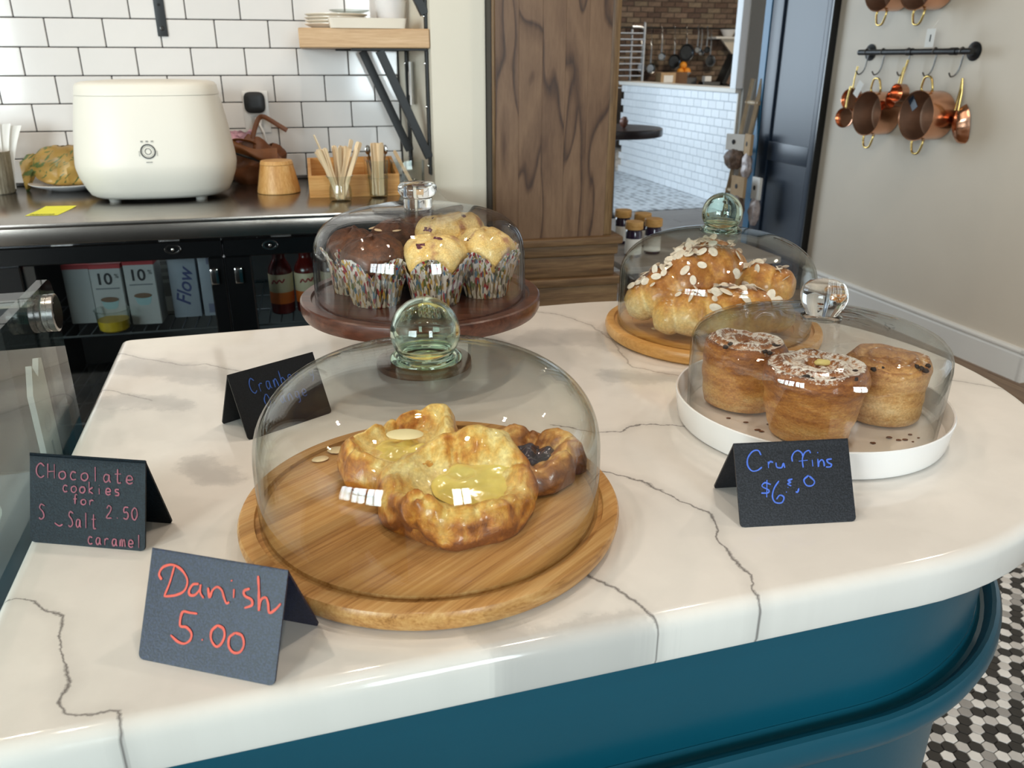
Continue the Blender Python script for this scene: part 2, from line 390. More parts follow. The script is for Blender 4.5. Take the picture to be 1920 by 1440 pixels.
CERAMIC_C = plain('cream_glaze', '#e6dccb', .16, var=.02, vscale=7)
COPPER = plain('polished_copper', '#e0a888', .2, 1.0, var=.08, vscale=14)
COPPER_IN = plain('copper_lining', '#a98e7c', .5, 1.0, var=.15, vscale=12)
BRASS = plain('polished_brass', '#c8ac6a', .22, 1.0, var=.06)
PAPER = plain('white_paper', '#e8e6e0', .8, var=.03)
PAPER_K = plain('kraft_paper', '#b39672', .8, var=.07)
YELLOW = plain('yellow_paper', '#f0ee3c', .6, var=.03)
INK = plain('black_ink', '#2a2a2c', .7)
INK_B = plain('blue_print', '#3b4470', .6)
INK_R = plain('red_print', '#a83336', .6)
LEATHER = plain('brown_leather', '#6a3c1c', .5, var=.25, vscale=22, bmp=.3, bscale=200)
LEATHER_L = plain('tan_leather', '#7d4a22', .5, var=.2, vscale=22, bmp=.25, bscale=200)
PINK = plain('pink_tissue', '#d7a9b5', .7, var=.2, vscale=30)
CABINET = wood('brown_cabinet_wood', ['#38261a', '#523a28', '#654c37', '#735942'], axis=2, scale=6.5, stretch=6, rough=.42, ring=7.0, bmp=.15)
CAB_TRIM = wood('brown_trim_wood', ['#4a351f', '#6b5235', '#856a49'], axis=2, scale=9, stretch=20, rough=.42)
CAB_TRIM_H = wood('brown_moulding_wood', ['#46321e', '#664c31', '#7f6444'], axis=0, scale=9, stretch=20, rough=.42)
BAMBOO = wood('bamboo_board', ['#8f5f2c', '#b8854a', '#c99a5e', '#d6ac72'], axis=0, scale=10, stretch=40, rough=.38, board=(1, .017), rot=(0, 0, rad(-50)), coat=.1)
BAMBOO_R = wood('rubberwood_board', ['#bb8440', '#cf9a56', '#dcae6e'], axis=0, scale=7, stretch=22, rough=.36, coat=.12, rot=(0, 0, rad(15)))
WALNUT = wood('walnut_stain', ['#351c13', '#522e20', '#6a3f2e'], axis=0, scale=8, stretch=16, rough=.3, coat=.2, rot=(0, 0, rad(8)))
BAMBOO_V = wood('bamboo_cup_wood', ['#b07c3e', '#c8985a', '#dab278'], axis=2, scale=10, stretch=30, rough=.45)
BAMBOO_H = wood('bamboo_box_wood', ['#a97438', '#c08c4c', '#d3a668'], axis=0, scale=9, stretch=26, rough=.5)
SHELF_W = wood('maple_shelf', ['#b08d66', '#c6a47d', '#d6b893'], axis=0, scale=7, stretch=16, rough=.5)
STICK_W = wood('birch_stick', ['#c9ab82', '#dcc29c', '#e8d3b2'], axis=2, scale=12, stretch=40, rough=.7)
FLOOR_W = wood('floor_board_wood', ['#5c4734', '#7b624a', '#957b60'], axis=1, scale=5, stretch=26, rough=.42)
FLOOR_G = wood('grey_floor_board', ['#7d7671', '#958e88', '#a7a09a'], axis=0, scale=5, stretch=22, rough=.45)
DARKWOOD = wood('dark_table_wood', ['#1c1514', '#2a2020', '#3a2e2b'], axis=0, scale=6, stretch=16, rough=.3)
LADDER_W = wood('ladder_wood', ['#9a8368', '#b5a083', '#cbb898'], axis=2, scale=8, stretch=20, rough=.55)
JARLID = wood('jar_lid_wood', ['#b48545', '#cb9c5c', '#dbb377'], axis=0, scale=10, stretch=14, rough=.5)
PANE = thin_glass('display_pane_glass', (.93, .97, .955), (.55, .62, .60), .05)
DOME_A = thin_glass('dome_glass_greenish', (.985, .992, .984), (.64, .69, .65), .035, .05, wscale=9)
DOME_B = thin_glass('dome_glass_clear', (.985, .985, .985), (.66, .66, .68), .035, .03, wscale=8)
DOME_W = thin_glass('dome_glass_wavy', (.98, .985, .98), (.64, .67, .66), .045, .45, wscale=13)
CUPGL = thin_glass('tumbler_glass', (.96, .98, .97), (.45, .52, .5), .045)
KNOB_G = solid_glass('knob_glass_green', (.93, .985, .945, 1)); KNOB_C = solid_glass('knob_glass_clear', (.985, .99, .99, 1))
FRIDGE_GL = thin_glass('fridge_glass', (.80, .82, .82), (.4, .42, .42), .06)

# ------------------------------------------------------------------ setting: walls, floor, ceiling
X0, X1, Y0, Y1, ZC = -4.2, 2.4, -3.5, 3.0, 3.15
# wall with white tiles
def kb(mb, u0, u1, b0, b1, z0, z1, b=.0): return mb.box(u0, u1, DK - b1, DK - b0, z0, z1, b)
m = MB(); kb(m, -3.4, .345, -.16, .006, 0, ZC); wall_tiled = struct('wall_back', m, GROUT_D, FK)
full = MB().box(-.0757, .0757, -.0085, 0, -.0374, .0374, .0018, 1).mesh('tile', TILE_W, 25)
cutm = {}
for r in range(-6, 7):
    zc = 1.41925 - .07784 * (r - .5)
    off = .5 if r % 2 == 0 else 0.0
    for i in range(-6, 9):
        uc = -.8743 + .1545 * (i + off + .5); e = uc + .0757
        if uc - .0757 > .272: continue
        if zc < .93: continue
        if e <= .283: o = link('tile', full, wall_tiled); o.location = (uc, DK - .0, zc)
        else:
            wd = .281 - (uc - .0757); k = round(wd, 4)
            if k not in cutm: cutm[k] = MB().box(-wd / 2, wd / 2, -.0085, 0, -.0379, .0379, .0018, 1).mesh('tile', TILE_W, 25)
            o = link('tile', cutm[k], wall_tiled); o.location = (.281 - wd / 2, DK, zc)
# side return and column
def kpt(u, b): return (u, DK - b)
m = MB(); m.prism([kpt(.283, -.02), kpt(.352, .29), kpt(.5107, .29), kpt(.5107, -.02)], 0, ZC); struct('wall_column', m, W_CREAM, FK, 20)
m = MB(); kb(m, .52, .90, -.16, .0, 0, ZC); struct('wall_nook', m, W_CREAM, FK)
# wall with the copper pots (ends at s = 2.58 near the viewer, at 4.79 far)
m = MB(); m.box(TR, TR + .14, 2.585, 4.79, 0, ZC, 0); wall_r = struct('wall_right', m, W_BEIGE, FR)
m = MB(); m.box(TR + .14, TR + 3.0, 2.585, 2.70, 0, ZC, 0); struct('wall_corner', m, W_BEIGE, FR)
# baseboard: plank with a stepped cap
pr = [(0, 0), (-.016, 0), (-.016, .112), (-.012, .118), (-.012, .124), (-.020, .130), (-.020, .138), (-.012, .146), (0, .148)]
m = MB(); nb = len(pr); V = [(TR + x, s, z) for s in (2.57, 4.20) for x, z in pr]
m.add(V, [list(range(nb)), list(range(nb, 2 * nb))[::-1]] + [[i, i + nb, (i + 1) % nb + nb, (i + 1) % nb] for i in range(nb)]); struct('baseboard_right', m, W_WHITE, FR, 25)
m = MB(); m.box(TR - .016, TR + .6, 2.556, 2.585, 0, .112, .001).box(TR - .02, TR + .6, 2.552, 2.585, .128, .148, .002).box(TR - .012, TR + .6, 2.56, 2.585, .11, .13, 0); struct('baseboard_corner', m, W_WHITE, FR, 25)
# floors
m = MB(); m.box(-4.6, 1.925, -3.6, 4.9, -.10, -.004, 0); floor = struct('floor', m, plain('floor_grout', '#8a857f', .9, var=.1, vscale=50), FR)
m = MB(); m.box(1.925, 6.2, -3.6, 4.9, -.10, -.003, 0); floor_w = struct('floor_boards', m, plain('board_gap', '#241a12', .9), FR)
pl = MB().box(-.06, .06, -.75, .75, -.006, 0, .0012).mesh('plank', FLOOR_W); k = 0
for i in range(11):
    x = 1.985 + i * .1215
    for j in range(-1, 4):
        y = .9 + j * 1.502 + (i * .617) % 1.5
        lo = y - .75; hi = min(y + .75, 4.899)
        if hi - lo < .05: continue
        o = link('plank', pl if hi > y + .749 else MB().box(-.06, .06, -(hi - lo) / 2, (hi - lo) / 2, -.006, 0, .0012).mesh('plank', FLOOR_W), floor_w); o.location = (x, (lo + hi) / 2, .0)
m = MB(); m.box(-4.6, 9.5, 4.9, 7.02, -.10, -.003, 0); hall = struct('floor_hall', m, plain('board_gap_grey', '#3a3734', .9), FR)
pl2 = MB().box(-.85, .85, -.0735, .0735, -.006, 0, .0012).mesh('plank', FLOOR_G)
for j in range(14):
    for i in range(4):
        o = link('plank', pl2, hall); o.location = (-1.2 + i * 1.703 + (j * .71) % 1.7, 4.98 + j * .1485, 0)
hx, nt, out = newmat('far_mosaic'); p = principled(nt, out, .35)
vo = nd(nt, 'ShaderNodeTexVoronoi'); val(vo, 'Scale', 12.0); val(vo, 'Randomness', .45); nt.links.new(coords(nt), vo.inputs['Vector'])
nt.links.new(ramp(nt, vo.outputs['Distance'], [(.20, lin('#4d5156')), (.32, lin('#9fa5ab')), (.5, lin('#d9dfe4'))]), p.inputs['Base Color'])
m = MB(); m.box(-4.6, 9.5, 7.02, 13.5, -.10, 0, 0); struct('floor_kitchen', m, hx, FR)
# hexagon mosaic near the counter
HW, HR, HB, HG = [plain(n, c, .38, var=.06, vscale=30, rand=.1) for n, c in (('hex_white', '#f0eeea'), ('hex_light_grey', '#cfccc8'), ('hex_black', '#2e2c2a'), ('hex_grey', '#a09d9a'))]
S3 = 3 ** .5; RH = .0149; PX = 1.5 * (RH + .0011); PY = S3 * (RH + .0011)
def hexmesh(mt):
    mb = MB(); L = [[(r * cos(pi / 3 * i), r * sin(pi / 3 * i), z) for i in range(6)] for r, z in ((RH, -.006), (RH, -.0008), (RH - .0009, 0))]; mb.loft(L); return mb.mesh('tile', mt)
hm = {c: hexmesh(c) for c in (HW, HR, HB, HG)}
def hexcol(q, r):
    # flower centres on a lattice of index 28: (4, 2) and (-2, 6)
    fa, fb = (6 * q + 2 * r) / 28, (4 * r - 2 * q) / 28; best = 99
    for a in (math.floor(fa), math.floor(fa) + 1):
        for b in (math.floor(fb), math.floor(fb) + 1):
            dq, dr = q - (4 * a - 2 * b), r - (2 * a + 6 * b); d = max(abs(dq), abs(dr), abs(dq + dr))
            if d < best: best, bd = d, (dq, dr)
    if best == 0: return HW
    if best == 1: return HB
    if best == 2: return (HW if (bd[0] - bd[1]) % 3 else HR)
    return HB if (bd[0] * 2 + bd[1]) % 3 else HG
cells = []
cI = FI @ Vector((.465, .816, 0)); ax = Vector((.95, 1.62))
HF = fr(rad(16 + 14))
for q in range(-10, 110):
    for r in range(-70, 90):
        px, py = PX * q, PY * (r + q / 2); wpt = HF @ Vector((px, py, 0))
        l = FR.inverted() @ wpt
        if l.x > 1.908 or wpt.y < .75 or wpt.x < .45 or wpt.y > 3.3: continue
        if (wpt - cI).length < .325: continue
        cells.append(((wpt.xy - ax).length, px, py, q, r))
cells.sort()
for d, px, py, q, r in cells[:300]:
    o = link('tile', hm[hexcol(q, r)], floor); o.matrix_local = FR.inverted() @ HF @ T(px, py, 0)
rest = {}
base = {c: [tuple(v.co) for v in hm[c].vertices] for c in hm}; fcs = [list(p.vertices) for p in hm[HW].polygons]
for d, px, py, q, r in cells[300:]:
    rest.setdefault(hexcol(q, r), MB()).add(base[HW], fcs, T(px, py, 0))
for c, mb in rest.items():
    o = link('mosaic_tiles', mb.mesh('mosaic_tiles', c, 20, weld=False), floor); o.matrix_local = FR.inverted() @ HF; o['kind'] = 'stuff'
# ceiling and the room behind the viewer
m = MB(); m.box(-5.5, 10, -4.2, 14, ZC, ZC + .1, 0); struct('ceiling', m, W_CEIL)
m = MB(); xs = [-5.0] + [e for wx, ww in WIN for e in (wx - ww / 2, wx + ww / 2)] + [4.2]
m.box(-5.0, 4.2, -3.7, -3.4, 0, .9, 0).box(-5.0, 4.2, -3.7, -3.4, 2.6, ZC, 0)
for a, b in zip(xs[0::2], xs[1::2]): m.box(a, b, -3.7, -3.4, .9, 2.6, 0)
BRICKD = plain('dark_brick', '#4c443f', .8, var=.3, vscale=20)
struct('wall_front', m, BRICKD)
for i, (wx, ww) in enumerate(WIN):
    f = MB()
    for a, b, c, d in ((-.5, -.46, .9, 2.6), (.46, .5, .9, 2.6), (-.46, .46, .9, .94), (-.46, .46, 2.56, 2.6), (-.02, .02, .94, 2.56), (-.46, .46, 1.73, 1.77)): f.box(wx + a, wx + b, -3.40, -3.34, c, d, .002)
    f = struct('window_%d' % (i + 1), f, BLACK); pn = MB().box(wx - .46, wx + .46, -3.385, -3.379, .94, 2.56, 0).build('window_pane', PANE, f)
m = MB(); m.box(-5.1, -5.0, -3.7, 14, 0, ZC, 0); struct('wall_left', m, W_WHITE)
m = MB(); m.box(4.2, 4.3, -3.7, 2.0, 0, ZC, 0); struct('wall_side', m, W_WHITE)
m = MB(); m.box(-5.0, -2.6, 2.05, 2.2, 0, ZC, 0); struct('wall_rear', m, W_WHITE)

# ------------------------------------------------------------------ wooden cabinet beside the column
t = thing('wood_cabinet', 'tall brown wood-grained cabinet with stepped moulding at its base, beside the cream column', 'cabinet', FK, K(.71, .365, 0))
u0, u1 = .515 - .71, .902 - .71; W = u1 - u0
m = MB().box(u0, u1, .012, .36, 0, 2.3, .002); m.build('carcass', CAB_TRIM, t)
bw = (W - .04) / 5
for i in range(5):
    mb = MB().box(-bw / 2 + .0001, bw / 2 - .0001, -.006, .012, -.76, .76, .0005); o = mb.build('plank', CABINET, t); o.location = (u0 + .008 + bw * (i + .5), 0, 1.555)
MB().box(u1 - .034, u1 - .004, -.004, .03, .795, 2.3, .006, 2).build('corner_strip', CAB_TRIM, t)
MB().box(u0, u0 + .009, -.003, .03, .795, 2.3, .003, 2).build('edge_strip', CAB_TRIM, t)
MB().box(u0 - .0025, u0 + .001, .006, .36, 0, 2.3, .0005).build('side_shade_panel', plain('painted_side_shade', '#1a120c', .6, var=.2), t)  # thin panel whose near-black colour stands in for shade on this side
for nm, z0, z1, o_ in (('top_moulding', .77, .795, .03), ('middle_moulding', .735, .772, .018), ('frieze', .665, .737, .010), ('lower_moulding', .64, .667, .03), ('plinth', 0, .642, .022)):
    MB().box(u0 - .0, u1 + o_ * .9, -o_, .36, z0, z1, min(.008, (z1 - z0) * .3), 3).build(nm, CAB_TRIM_H, t)
# the dark strip between column and cabinet is shade painted on the cabinet's side

# ------------------------------------------------------------------ island counter
def outline(d, z, R0=.393, u0=-.221, v0=.816, uc=.465, n=44):
    R = R0 - d; a = u0 + d; P = []
    c = .006
    P += [(a, v0 - R + c, z), (a + c * .3, v0 - R + c * .3, z), (a + c, v0 - R, z)]
    for i in range(9): P.append((a + c + (uc - a - c) * (i + 1) / 10, v0 - R, z))
    for i in range(n + 1):
        t = -pi / 2 + pi * i / n; P.append((uc + R * cos(t), v0 + R * sin(t), z))
    for i in range(9): P.append((uc + (a + c - uc) * (i + 1) / 10, v0 + R, z))
    P += [(a + c, v0 + R, z), (a + c * .3, v0 + R - c * .3, z), (a, v0 + R - c, z)]
    return P
rr = .012
Ls = [outline(.006, .90), outline(.001, .9015), outline(0, .905), outline(0, .94 - rr)] + [outline(rr * (1 - cos(pi / 2 * k / 6)), .94 - rr + rr * sin(pi / 2 * k / 6)) for k in range(1, 7)]
m = MB().loft(Ls); o = m.build('countertop', marble(), None, 30); o.matrix_world = FI
tag(o, 'white marble-look countertop with thin dark veins and rounded end', 'countertop')
t = thing('counter_base', 'glossy teal counter base with projecting foot moulding under the white countertop', 'counter', FI, (0, 0, 0))
lay = [(.3995, .346), (.76, .346)]
def bl(z, R): return [(x, y, z) for x, y, _ in outline(0, 0, R, -.2)]
MB().loft([bl(.899, .346), bl(.755, .346)]).build('body', TEAL, t, 30)
MB().loft([bl(z, R) for z, R in ((.757, .344), (.757, .347), (.750, .349), (.747, .352), (.747, .356), (.753, .359), (.757, .362), (.758, .366), (.756, .370), (.750, .373), (.738, .374), (.728, .371), (.720, .364), (.712, .352), (.708, .344))]).build('foot_moulding', TEAL, t, 30)
MB().loft([bl(.71, .334), bl(.10, .334)]).build('lower_panel', TEAL, t, 30)
MB().loft([bl(.10, .345), bl(.0, .345)]).build('plinth', TEAL, t, 30)

# ---- stroke lettering on a leaning face
def sign(name_label, frame, loc, rz, w, dep, h, strokes, ink, width, board=None):
    t = thing('chalkboard_sign', name_label, 'sign', frame, loc, rz, 'folded chalkboard price signs'); th = .0016
    L = (dep ** 2 / 4 + h ** 2) ** .5; prof = []   # path along the sheet: front foot -> ridge -> back foot
    n1 = 10; rb = .004
    for i in range(n1 + 1): s = i / n1; prof.append((dep / 2 * s * .965, h * s * .965, s * L))
    prof.append((dep * .5 - .0006, h - .0008, L)); prof.append((dep * .5, h, L)); prof.append((dep * .5 + .0006, h - .0008, L))
    for i in range(n1 + 1): s = 1 - i / n1; prof.append((dep - dep / 2 * s * .965, h * s * .965, s * L))
    prof = [(y, z, s) for y, z, s in prof]
    extra = [.0008, .002, .0035]
    def ins(s): return rb - (rb ** 2 - max(0, rb - s) ** 2) ** .5 if s < rb else 0
    P2 = []
    fr_ = [(dep / 2 * s / L * .965, h * s / L * .965, s) for s in [0] + extra]; bk_ = [(dep - y, z, s) for y, z, s in fr_][::-1]
    P2 = fr_ + prof[1:-1] + bk_
    V = []; k = len(P2)
    for i, (y, z, s) in enumerate(P2):
        a = P2[max(0, i - 1)]; b = P2[min(k - 1, i + 1)]; d = Vector((b[0] - a[0], b[1] - a[1])).normalized(); nx, nz = -d.y * th, d.x * th
        q = ins(s)
        V += [(q, y, z), (w - q, y, z), (q, y - nx, z - nz), (w - q, y - nx, z - nz)]
    F = []
    for i in range(k - 1):
        a, b = 4 * i, 4 * i + 4
        F += [[a, b, b + 1, a + 1], [a + 2, a + 3, b + 3, b + 2], [a, a + 2, b + 2, b], [a + 1, b + 1, b + 3, a + 3]]
    F += [[0, 1, 3, 2], [4 * k - 4, 4 * k - 2, 4 * k - 1, 4 * k - 3]]
    MB().add(V, F).build('folded_board', board or SLATE, t, 25)
    nrm = Vector((0, -h, dep / 2)).normalized(); mb = MB()
    for st in strokes:
        pts = [Vector((a * w, dep / 2 * (1 - b) * .99, h * (1 - b) * .99)) + nrm * .0005 for a, b in st]
        pts = smooth_steps(pts, 5) if len(pts) > 2 else pts
        nP = len(pts); rads = [width * (.82 + .3 * noise.noise(p * 160)) for p in pts]; rads[0] *= .7; rads[-1] *= .6
        mb.tube(pts, rads, 6, flat=.22, up=nrm)
    mb.build('handwriting', ink, t, 60)
    return t
def slate(nm='slate_board', a='#131526', b='#242843', sp=.38):
    m, nt, out = newmat(nm); p = principled(nt, out, .40, 0, sp); vec = coords(nt)
    n = noisen(nt, vec, 700, 2, .6); c = ramp(nt, n, [(.42, lin(a)), (.62, lin(b))]); nt.links.new(c, p.inputs['Base Color']); bump(nt, p, n, .25, .0006); return m
SLATE = slate(); SLATE_T = slate('teal_black_slate', '#0a1016', '#152028', .14); SLATE_N = slate('grey_black_slate', '#141519', '#25272d', .3); SLATE_K = slate('black_slate', '#0a0a0d', '#131418')
INK_O = plain('orange_marker', '#d9543f', .55, var=.12, vscale=200); INK_BL = plain('blue_marker', '#4468c8', .55, var=.18, vscale=200)
INK_P = plain('faded_pink_marker', '#8a4552', .6, var=.3, vscale=150); INK_DB = plain('dim_blue_marker', '#2b4b8c', .6, var=.25, vscale=150)
DANISH = [[(.186,.121),(.167,.273),(.138,.406)],[(.104,.261),(.08,.215),(.102,.149),(.163,.113),(.223,.13),(.273,.18),(.297,.243),(.281,.324),(.222,.376),(.138,.406)],[(.381,.241),(.339,.256),(.317,.316),(.328,.351),(.363,.343),(.393,.29),(.395,.243),(.4,.314),(.43,.359)],[(.452,.259),(.471,.341),(.486,.277),(.517,.239),(.553,.262),(.577,.325),(.599,.368),(.616,.35)],[(.639,.233),(.644,.309)],[(.612,.159),(.618,.168)],[(.75,.204),(.713,.233),(.722,.274),(.771,.297),(.779,.343),(.729,.38)],[(.798,.082),(.817,.218),(.833,.382),(.837,.29),(.869,.257),(.891,.303),(.908,.381),(.949,.341),(.979,.286)],[(.398,.503),(.345,.507),(.288,.515),(.283,.633),(.331,.639),(.372,.681),(.371,.741),(.333,.784),(.282,.779),(.222,.733)],[(.454,.718),(.46,.727)],[(.554,.57),(.517,.63),(.521,.705),(.56,.756),(.593,.731),(.613,.658),(.599,.593),(.554,.57)],[(.686,.607),(.649,.658),(.653,.734),(.691,.779),(.738,.761),(.757,.692),(.735,.621),(.686,.607)]]
CRUFF = [[(.227,.147),(.206,.09),(.157,.098),(.112,.173),(.104,.261),(.135,.33),(.184,.329),(.226,.292)],[(.283,.229),(.282,.307)],[(.281,.262),(.302,.23),(.326,.243)],[(.35,.245),(.355,.301),(.395,.308),(.414,.26),(.423,.316)],[(.493,.243),(.493,.187),(.516,.133),(.553,.113),(.584,.148),(.585,.182)],[(.582,.32),(.582,.216),(.609,.139),(.647,.119),(.658,.153)],[(.548,.242),(.627,.234)],[(.667,.232),(.667,.313)],[(.718,.144),(.724,.153)],[(.717,.225),(.715,.321),(.726,.263),(.753,.238),(.767,.273),(.767,.32)],[(.839,.233),(.797,.241),(.803,.275),(.831,.299),(.819,.328),(.78,.327)],[(.289,.506),(.239,.481),(.212,.523),(.266,.571),(.256,.603),(.2,.603)],[(.259,.449),(.243,.657)],[(.361,.467),(.315,.552),(.293,.65),(.313,.721),(.368,.729),(.391,.667),(.358,.639),(.326,.685)],[(.479,.453),(.441,.468),(.461,.492),(.434,.508),(.464,.536)],[(.433,.547),(.437,.556)],[(.415,.601),(.419,.61)],[(.497,.607),(.513,.612),(.528,.567)],[(.622,.419),(.578,.471),(.598,.539),(.646,.542),(.668,.493),(.627,.426)]]
FONT = {'C': [[(.9,.2),(.5,0),(.1,.3),(.1,.75),(.5,1),(.9,.85)]], 'H': [[(.1,0),(.1,1)],[(.8,0),(.8,1)],[(.1,.55),(.8,.5)]], 'o': [[(.5,.45),(.15,.6),(.15,.9),(.5,1),(.8,.8),(.75,.55),(.5,.45)]],
 'c': [[(.75,.5),(.35,.45),(.15,.75),(.35,1),(.75,.95)]], 'l': [[(.4,0),(.42,1)]], 'a': [[(.7,.5),(.3,.48),(.12,.75),(.3,1),(.6,.85),(.7,.5),(.7,.85),(.85,1)]], 't': [[(.4,.05),(.4,.9),(.6,1),(.75,.95)],[(.1,.4),(.75,.36)]],
 'e': [[(.15,.75),(.75,.7),(.6,.46),(.25,.5),(.15,.85),(.45,1),(.8,.9)]], 'k': [[(.2,0),(.2,1)],[(.7,.45),(.2,.75),(.75,1)]], 'i': [[(.4,.5),(.42,1)],[(.4,.22),(.43,.26)]], 's': [[(.75,.48),(.3,.5),(.3,.68),(.7,.78),(.65,.98),(.2,1)]],
 'f': [[(.75,.05),(.45,.08),(.4,1)],[(.15,.5),(.7,.46)]], 'r': [[(.2,.5),(.22,1)],[(.22,.65),(.45,.48),(.75,.52)]], '2': [[(.15,.25),(.4,0),(.75,.15),(.6,.5),(.1,1),(.85,1)]], '.': [[(.4,.93),(.48,1)]], '5': [[(.8,.02),(.25,.05),(.2,.45),(.6,.42),(.8,.7),(.55,1),(.1,.92)]],
 '0': [[(.45,0),(.12,.35),(.2,.85),(.55,1),(.85,.6),(.75,.15),(.45,0)]], 'S': [[(.85,.1),(.4,0),(.2,.25),(.6,.5),(.75,.8),(.4,1),(.1,.9)]], 'm': [[(.08,.5),(.1,1),(.15,.6),(.35,.48),(.42,1),(.47,.6),(.7,.48),(.82,1)]], 'n': [[(.15,.5),(.17,1),(.25,.6),(.55,.46),(.7,.7),(.75,1)]],
 'b': [[(.2,0),(.2,1),(.6,.98),(.75,.72),(.5,.5),(.2,.62)]], 'O': [[(.5,0),(.1,.4),(.25,.95),(.65,1),(.9,.55),(.75,.08),(.5,0)]], 'g': [[(.7,.5),(.3,.48),(.15,.75),(.4,.95),(.7,.8),(.7,.5),(.68,1.2),(.3,1.35)]], 'y': [[(.15,.5),(.3,.9),(.65,.85)],[(.75,.5),(.6,1.1),(.2,1.35)]], 'u': [[(.15,.5),(.2,.95),(.6,.95),(.7,.5),(.75,1)]]}
def text(s, x0, x1, y0, y1, skip=()):
    n = len(s); cw = (x1 - x0) / n; out = []
    for i, ch in enumerate(s):
        for st in FONT.get(ch, []): out.append([(x0 + cw * (i + .08 + .84 * a), y0 + (y1 - y0) * b) for a, b in st])
    return out
sign('dark chalkboard sign reading Danish 5.00 in orange, in front of the domed bamboo board', Matrix(), (-.248, .432, .9402), rad(-14.62), .1006, .0626, .0667, DANISH, INK_O, .00112)
CH = text('CHocolate', .05, .92, .10, .26) + text('cookies', .28, .80, .27, .40) + text('for', .37, .58, .42, .53) + text('2.50', .66, .95, .52, .655) + text('S', .07, .15, .56, .73) + [[(.22, .76), (.26, .79), (.29, .77)]] + text('Salt', .33, .60, .62, .79) + text('caramel', .50, .99, .82, .965)
sign('dark chalkboard sign with faded pink chocolate cookies lettering, at the counter edge', Matrix(), (-.397, .572, .9402), rad(-7.77), .1013, .0445, .0711, CH, INK_P, .0008, SLATE_T)
sign('dark chalkboard sign reading Cruffins in blue, in front of the white tray', Matrix(), (.195, .596, .9402), rad(5.95), .1034, .0708, .0625, CRUFF, INK_BL, .0009, SLATE_N)
CB = text('Cranberry', .18, .95, .13, .36) + text('Orange', .28, .80, .42, .62)
sign('black chalkboard sign with dim blue Cranberry lettering, half behind the largest dome', Matrix(), (-.275, .764, .9402), rad(45.2), .1025, .0594, .0652, CB, INK_DB, .0008, SLATE_K)

# ---- boards, tray, stand
def disc_board(name, label, cat, loc, prof, mt, rz=0):
    o = MB().lathe(prof, 96).build(name, mt, None, 28); put(o, Matrix(), loc, rz); return tag(o, label, cat)
C1 = (-.069, .613); C2 = (.325, .818); C3 = (-.1145, .993); C4 = (.290, 1.128)
disc_board('bamboo_board', 'round bamboo serving board with a groove, under the Danish pastries', 'serving board', (C1[0], C1[1], .9402),
    [(0, 0), (.150, 0), (.156, .003), (.1585, .007), (.1605, .013), (.1605, .0165), (.159, .0195), (.157, .02), (.1472, .02), (.1465, .0165), (.1400, .0165), (.1392, .0195), (0, .0195)], BAMBOO)
disc_board('wooden_board', 'round honey-coloured wooden board with raised rim, under the almond croissants', 'serving board', (C4[0], C4[1], .9402),
    [(0, 0), (.148, 0), (.152, .003), (.1535, .008), (.1535, .0125), (.152, .0165), (.149, .018), (.1415, .018), (.1400, .0145), (.1335, .0145), (.133, .0165), (.1145, .0165), (.1135, .0145), (0, .0145)], BAMBOO_R)
disc_board('white_tray', 'round white ceramic tray with upright rim, holding the cruffins', 'tray', (C2[0], C2[1], .9402),
    [(0, 0), (.136, 0), (.139, .0015), (.1405, .005), (.1437, .029), (.1437, .031), (.1427, .0322), (.1412, .0315), (.1405, .029), (.1375, .0095), (.135, .0075), (0, .007)], CERAMIC)
t = thing('cake_stand', 'dark walnut pedestal cake stand holding the muffins', 'cake stand', None, (C3[0], C3[1], .9402))
MB().lathe([(0, .076), (.140, .076), (.1465, .078), (.149, .083), (.1497, .092), (.1490, .0965), (.147, .098), (.1365, .098), (.135, .0945), (.1275, .0945), (.1265, .0965), (0, .0965)], 96).build('plate', WALNUT, t, 28)
MB().lathe([(.060, 0), (.0615, .003), (.061, .008), (.048, .013), (.028, .022), (.021, .035), (.020, .055), (.024, .068), (.036, .0765)], 56).build('pedestal', WALNUT, t, 40)

# ---- domes
def dome(label, loc, wall, knob, glass, kglass, hollow=None, thick=.0026, flange=None):
    t = thing('glass_dome', label, 'glass dome', None, loc)
    n = len(wall); inner = []
    for i, (r, z) in enumerate(wall):
        a = Vector(wall[max(0, i - 1)]); b = Vector(wall[min(n - 1, i + 1)]); d = (b - a).normalized(); inner.append((max(0, r - d.y * thick), z + d.x * thick if True else z))
    inner[-1] = (0, wall[-1][1] - thick); inner[0] = (inner[0][0], wall[0][1])
    prof = [(wall[0][0] - thick / 2, wall[0][1] - .0008)] + wall + inner[::-1][0:] + [(wall[0][0] - thick / 2, wall[0][1] - .0008)]
    MB().lathe(wall + inner[::-1] + [wall[0]], 96, caps=False).build('bell', glass, t, 50)
    mb = MB().lathe(knob, 48)
    k = mb.build('knob', kglass, t, 50)
    if hollow:
        V = MB().lathe(hollow, 40)
        me = V.mesh('knob_hollow', kglass, 50); me.flip_normals(); link('knob_hollow', me, k)
    if flange: MB().lathe(flange, 72).build('flange', glass, t, 40)
    return t
def sup(r, z0, z1, zt, e, rb=None, n=22, rt=0.0):
    P = [(rb or r, z0), ((rb or r) * .5 + r * .5, (z0 + z1) / 2)]
    for i in range(n + 1):
        a = pi / 2 * i / n; P.append((max(1e-6, r * cos(a) ** (2 / e)), z1 + (zt - z1) * sin(a) ** (2 / e)))
    return P
def sphere_knob(rc, zc, zn, rn, rf, zf, n=16):
    """flared foot, waist, ball"""
    a0 = math.acos(min(1, rn / rc)); P = [(0, zf), (rf, zf), (rf, zf + .0015), (rf * .9, zf + .004), (rn * 1.02, zn)]
    for i in range(n + 1):
        a = -a0 + (pi / 2 + a0) * i / n; P.append((max(0, rc * cos(a)), zc + rc * sin(a)))
    return P
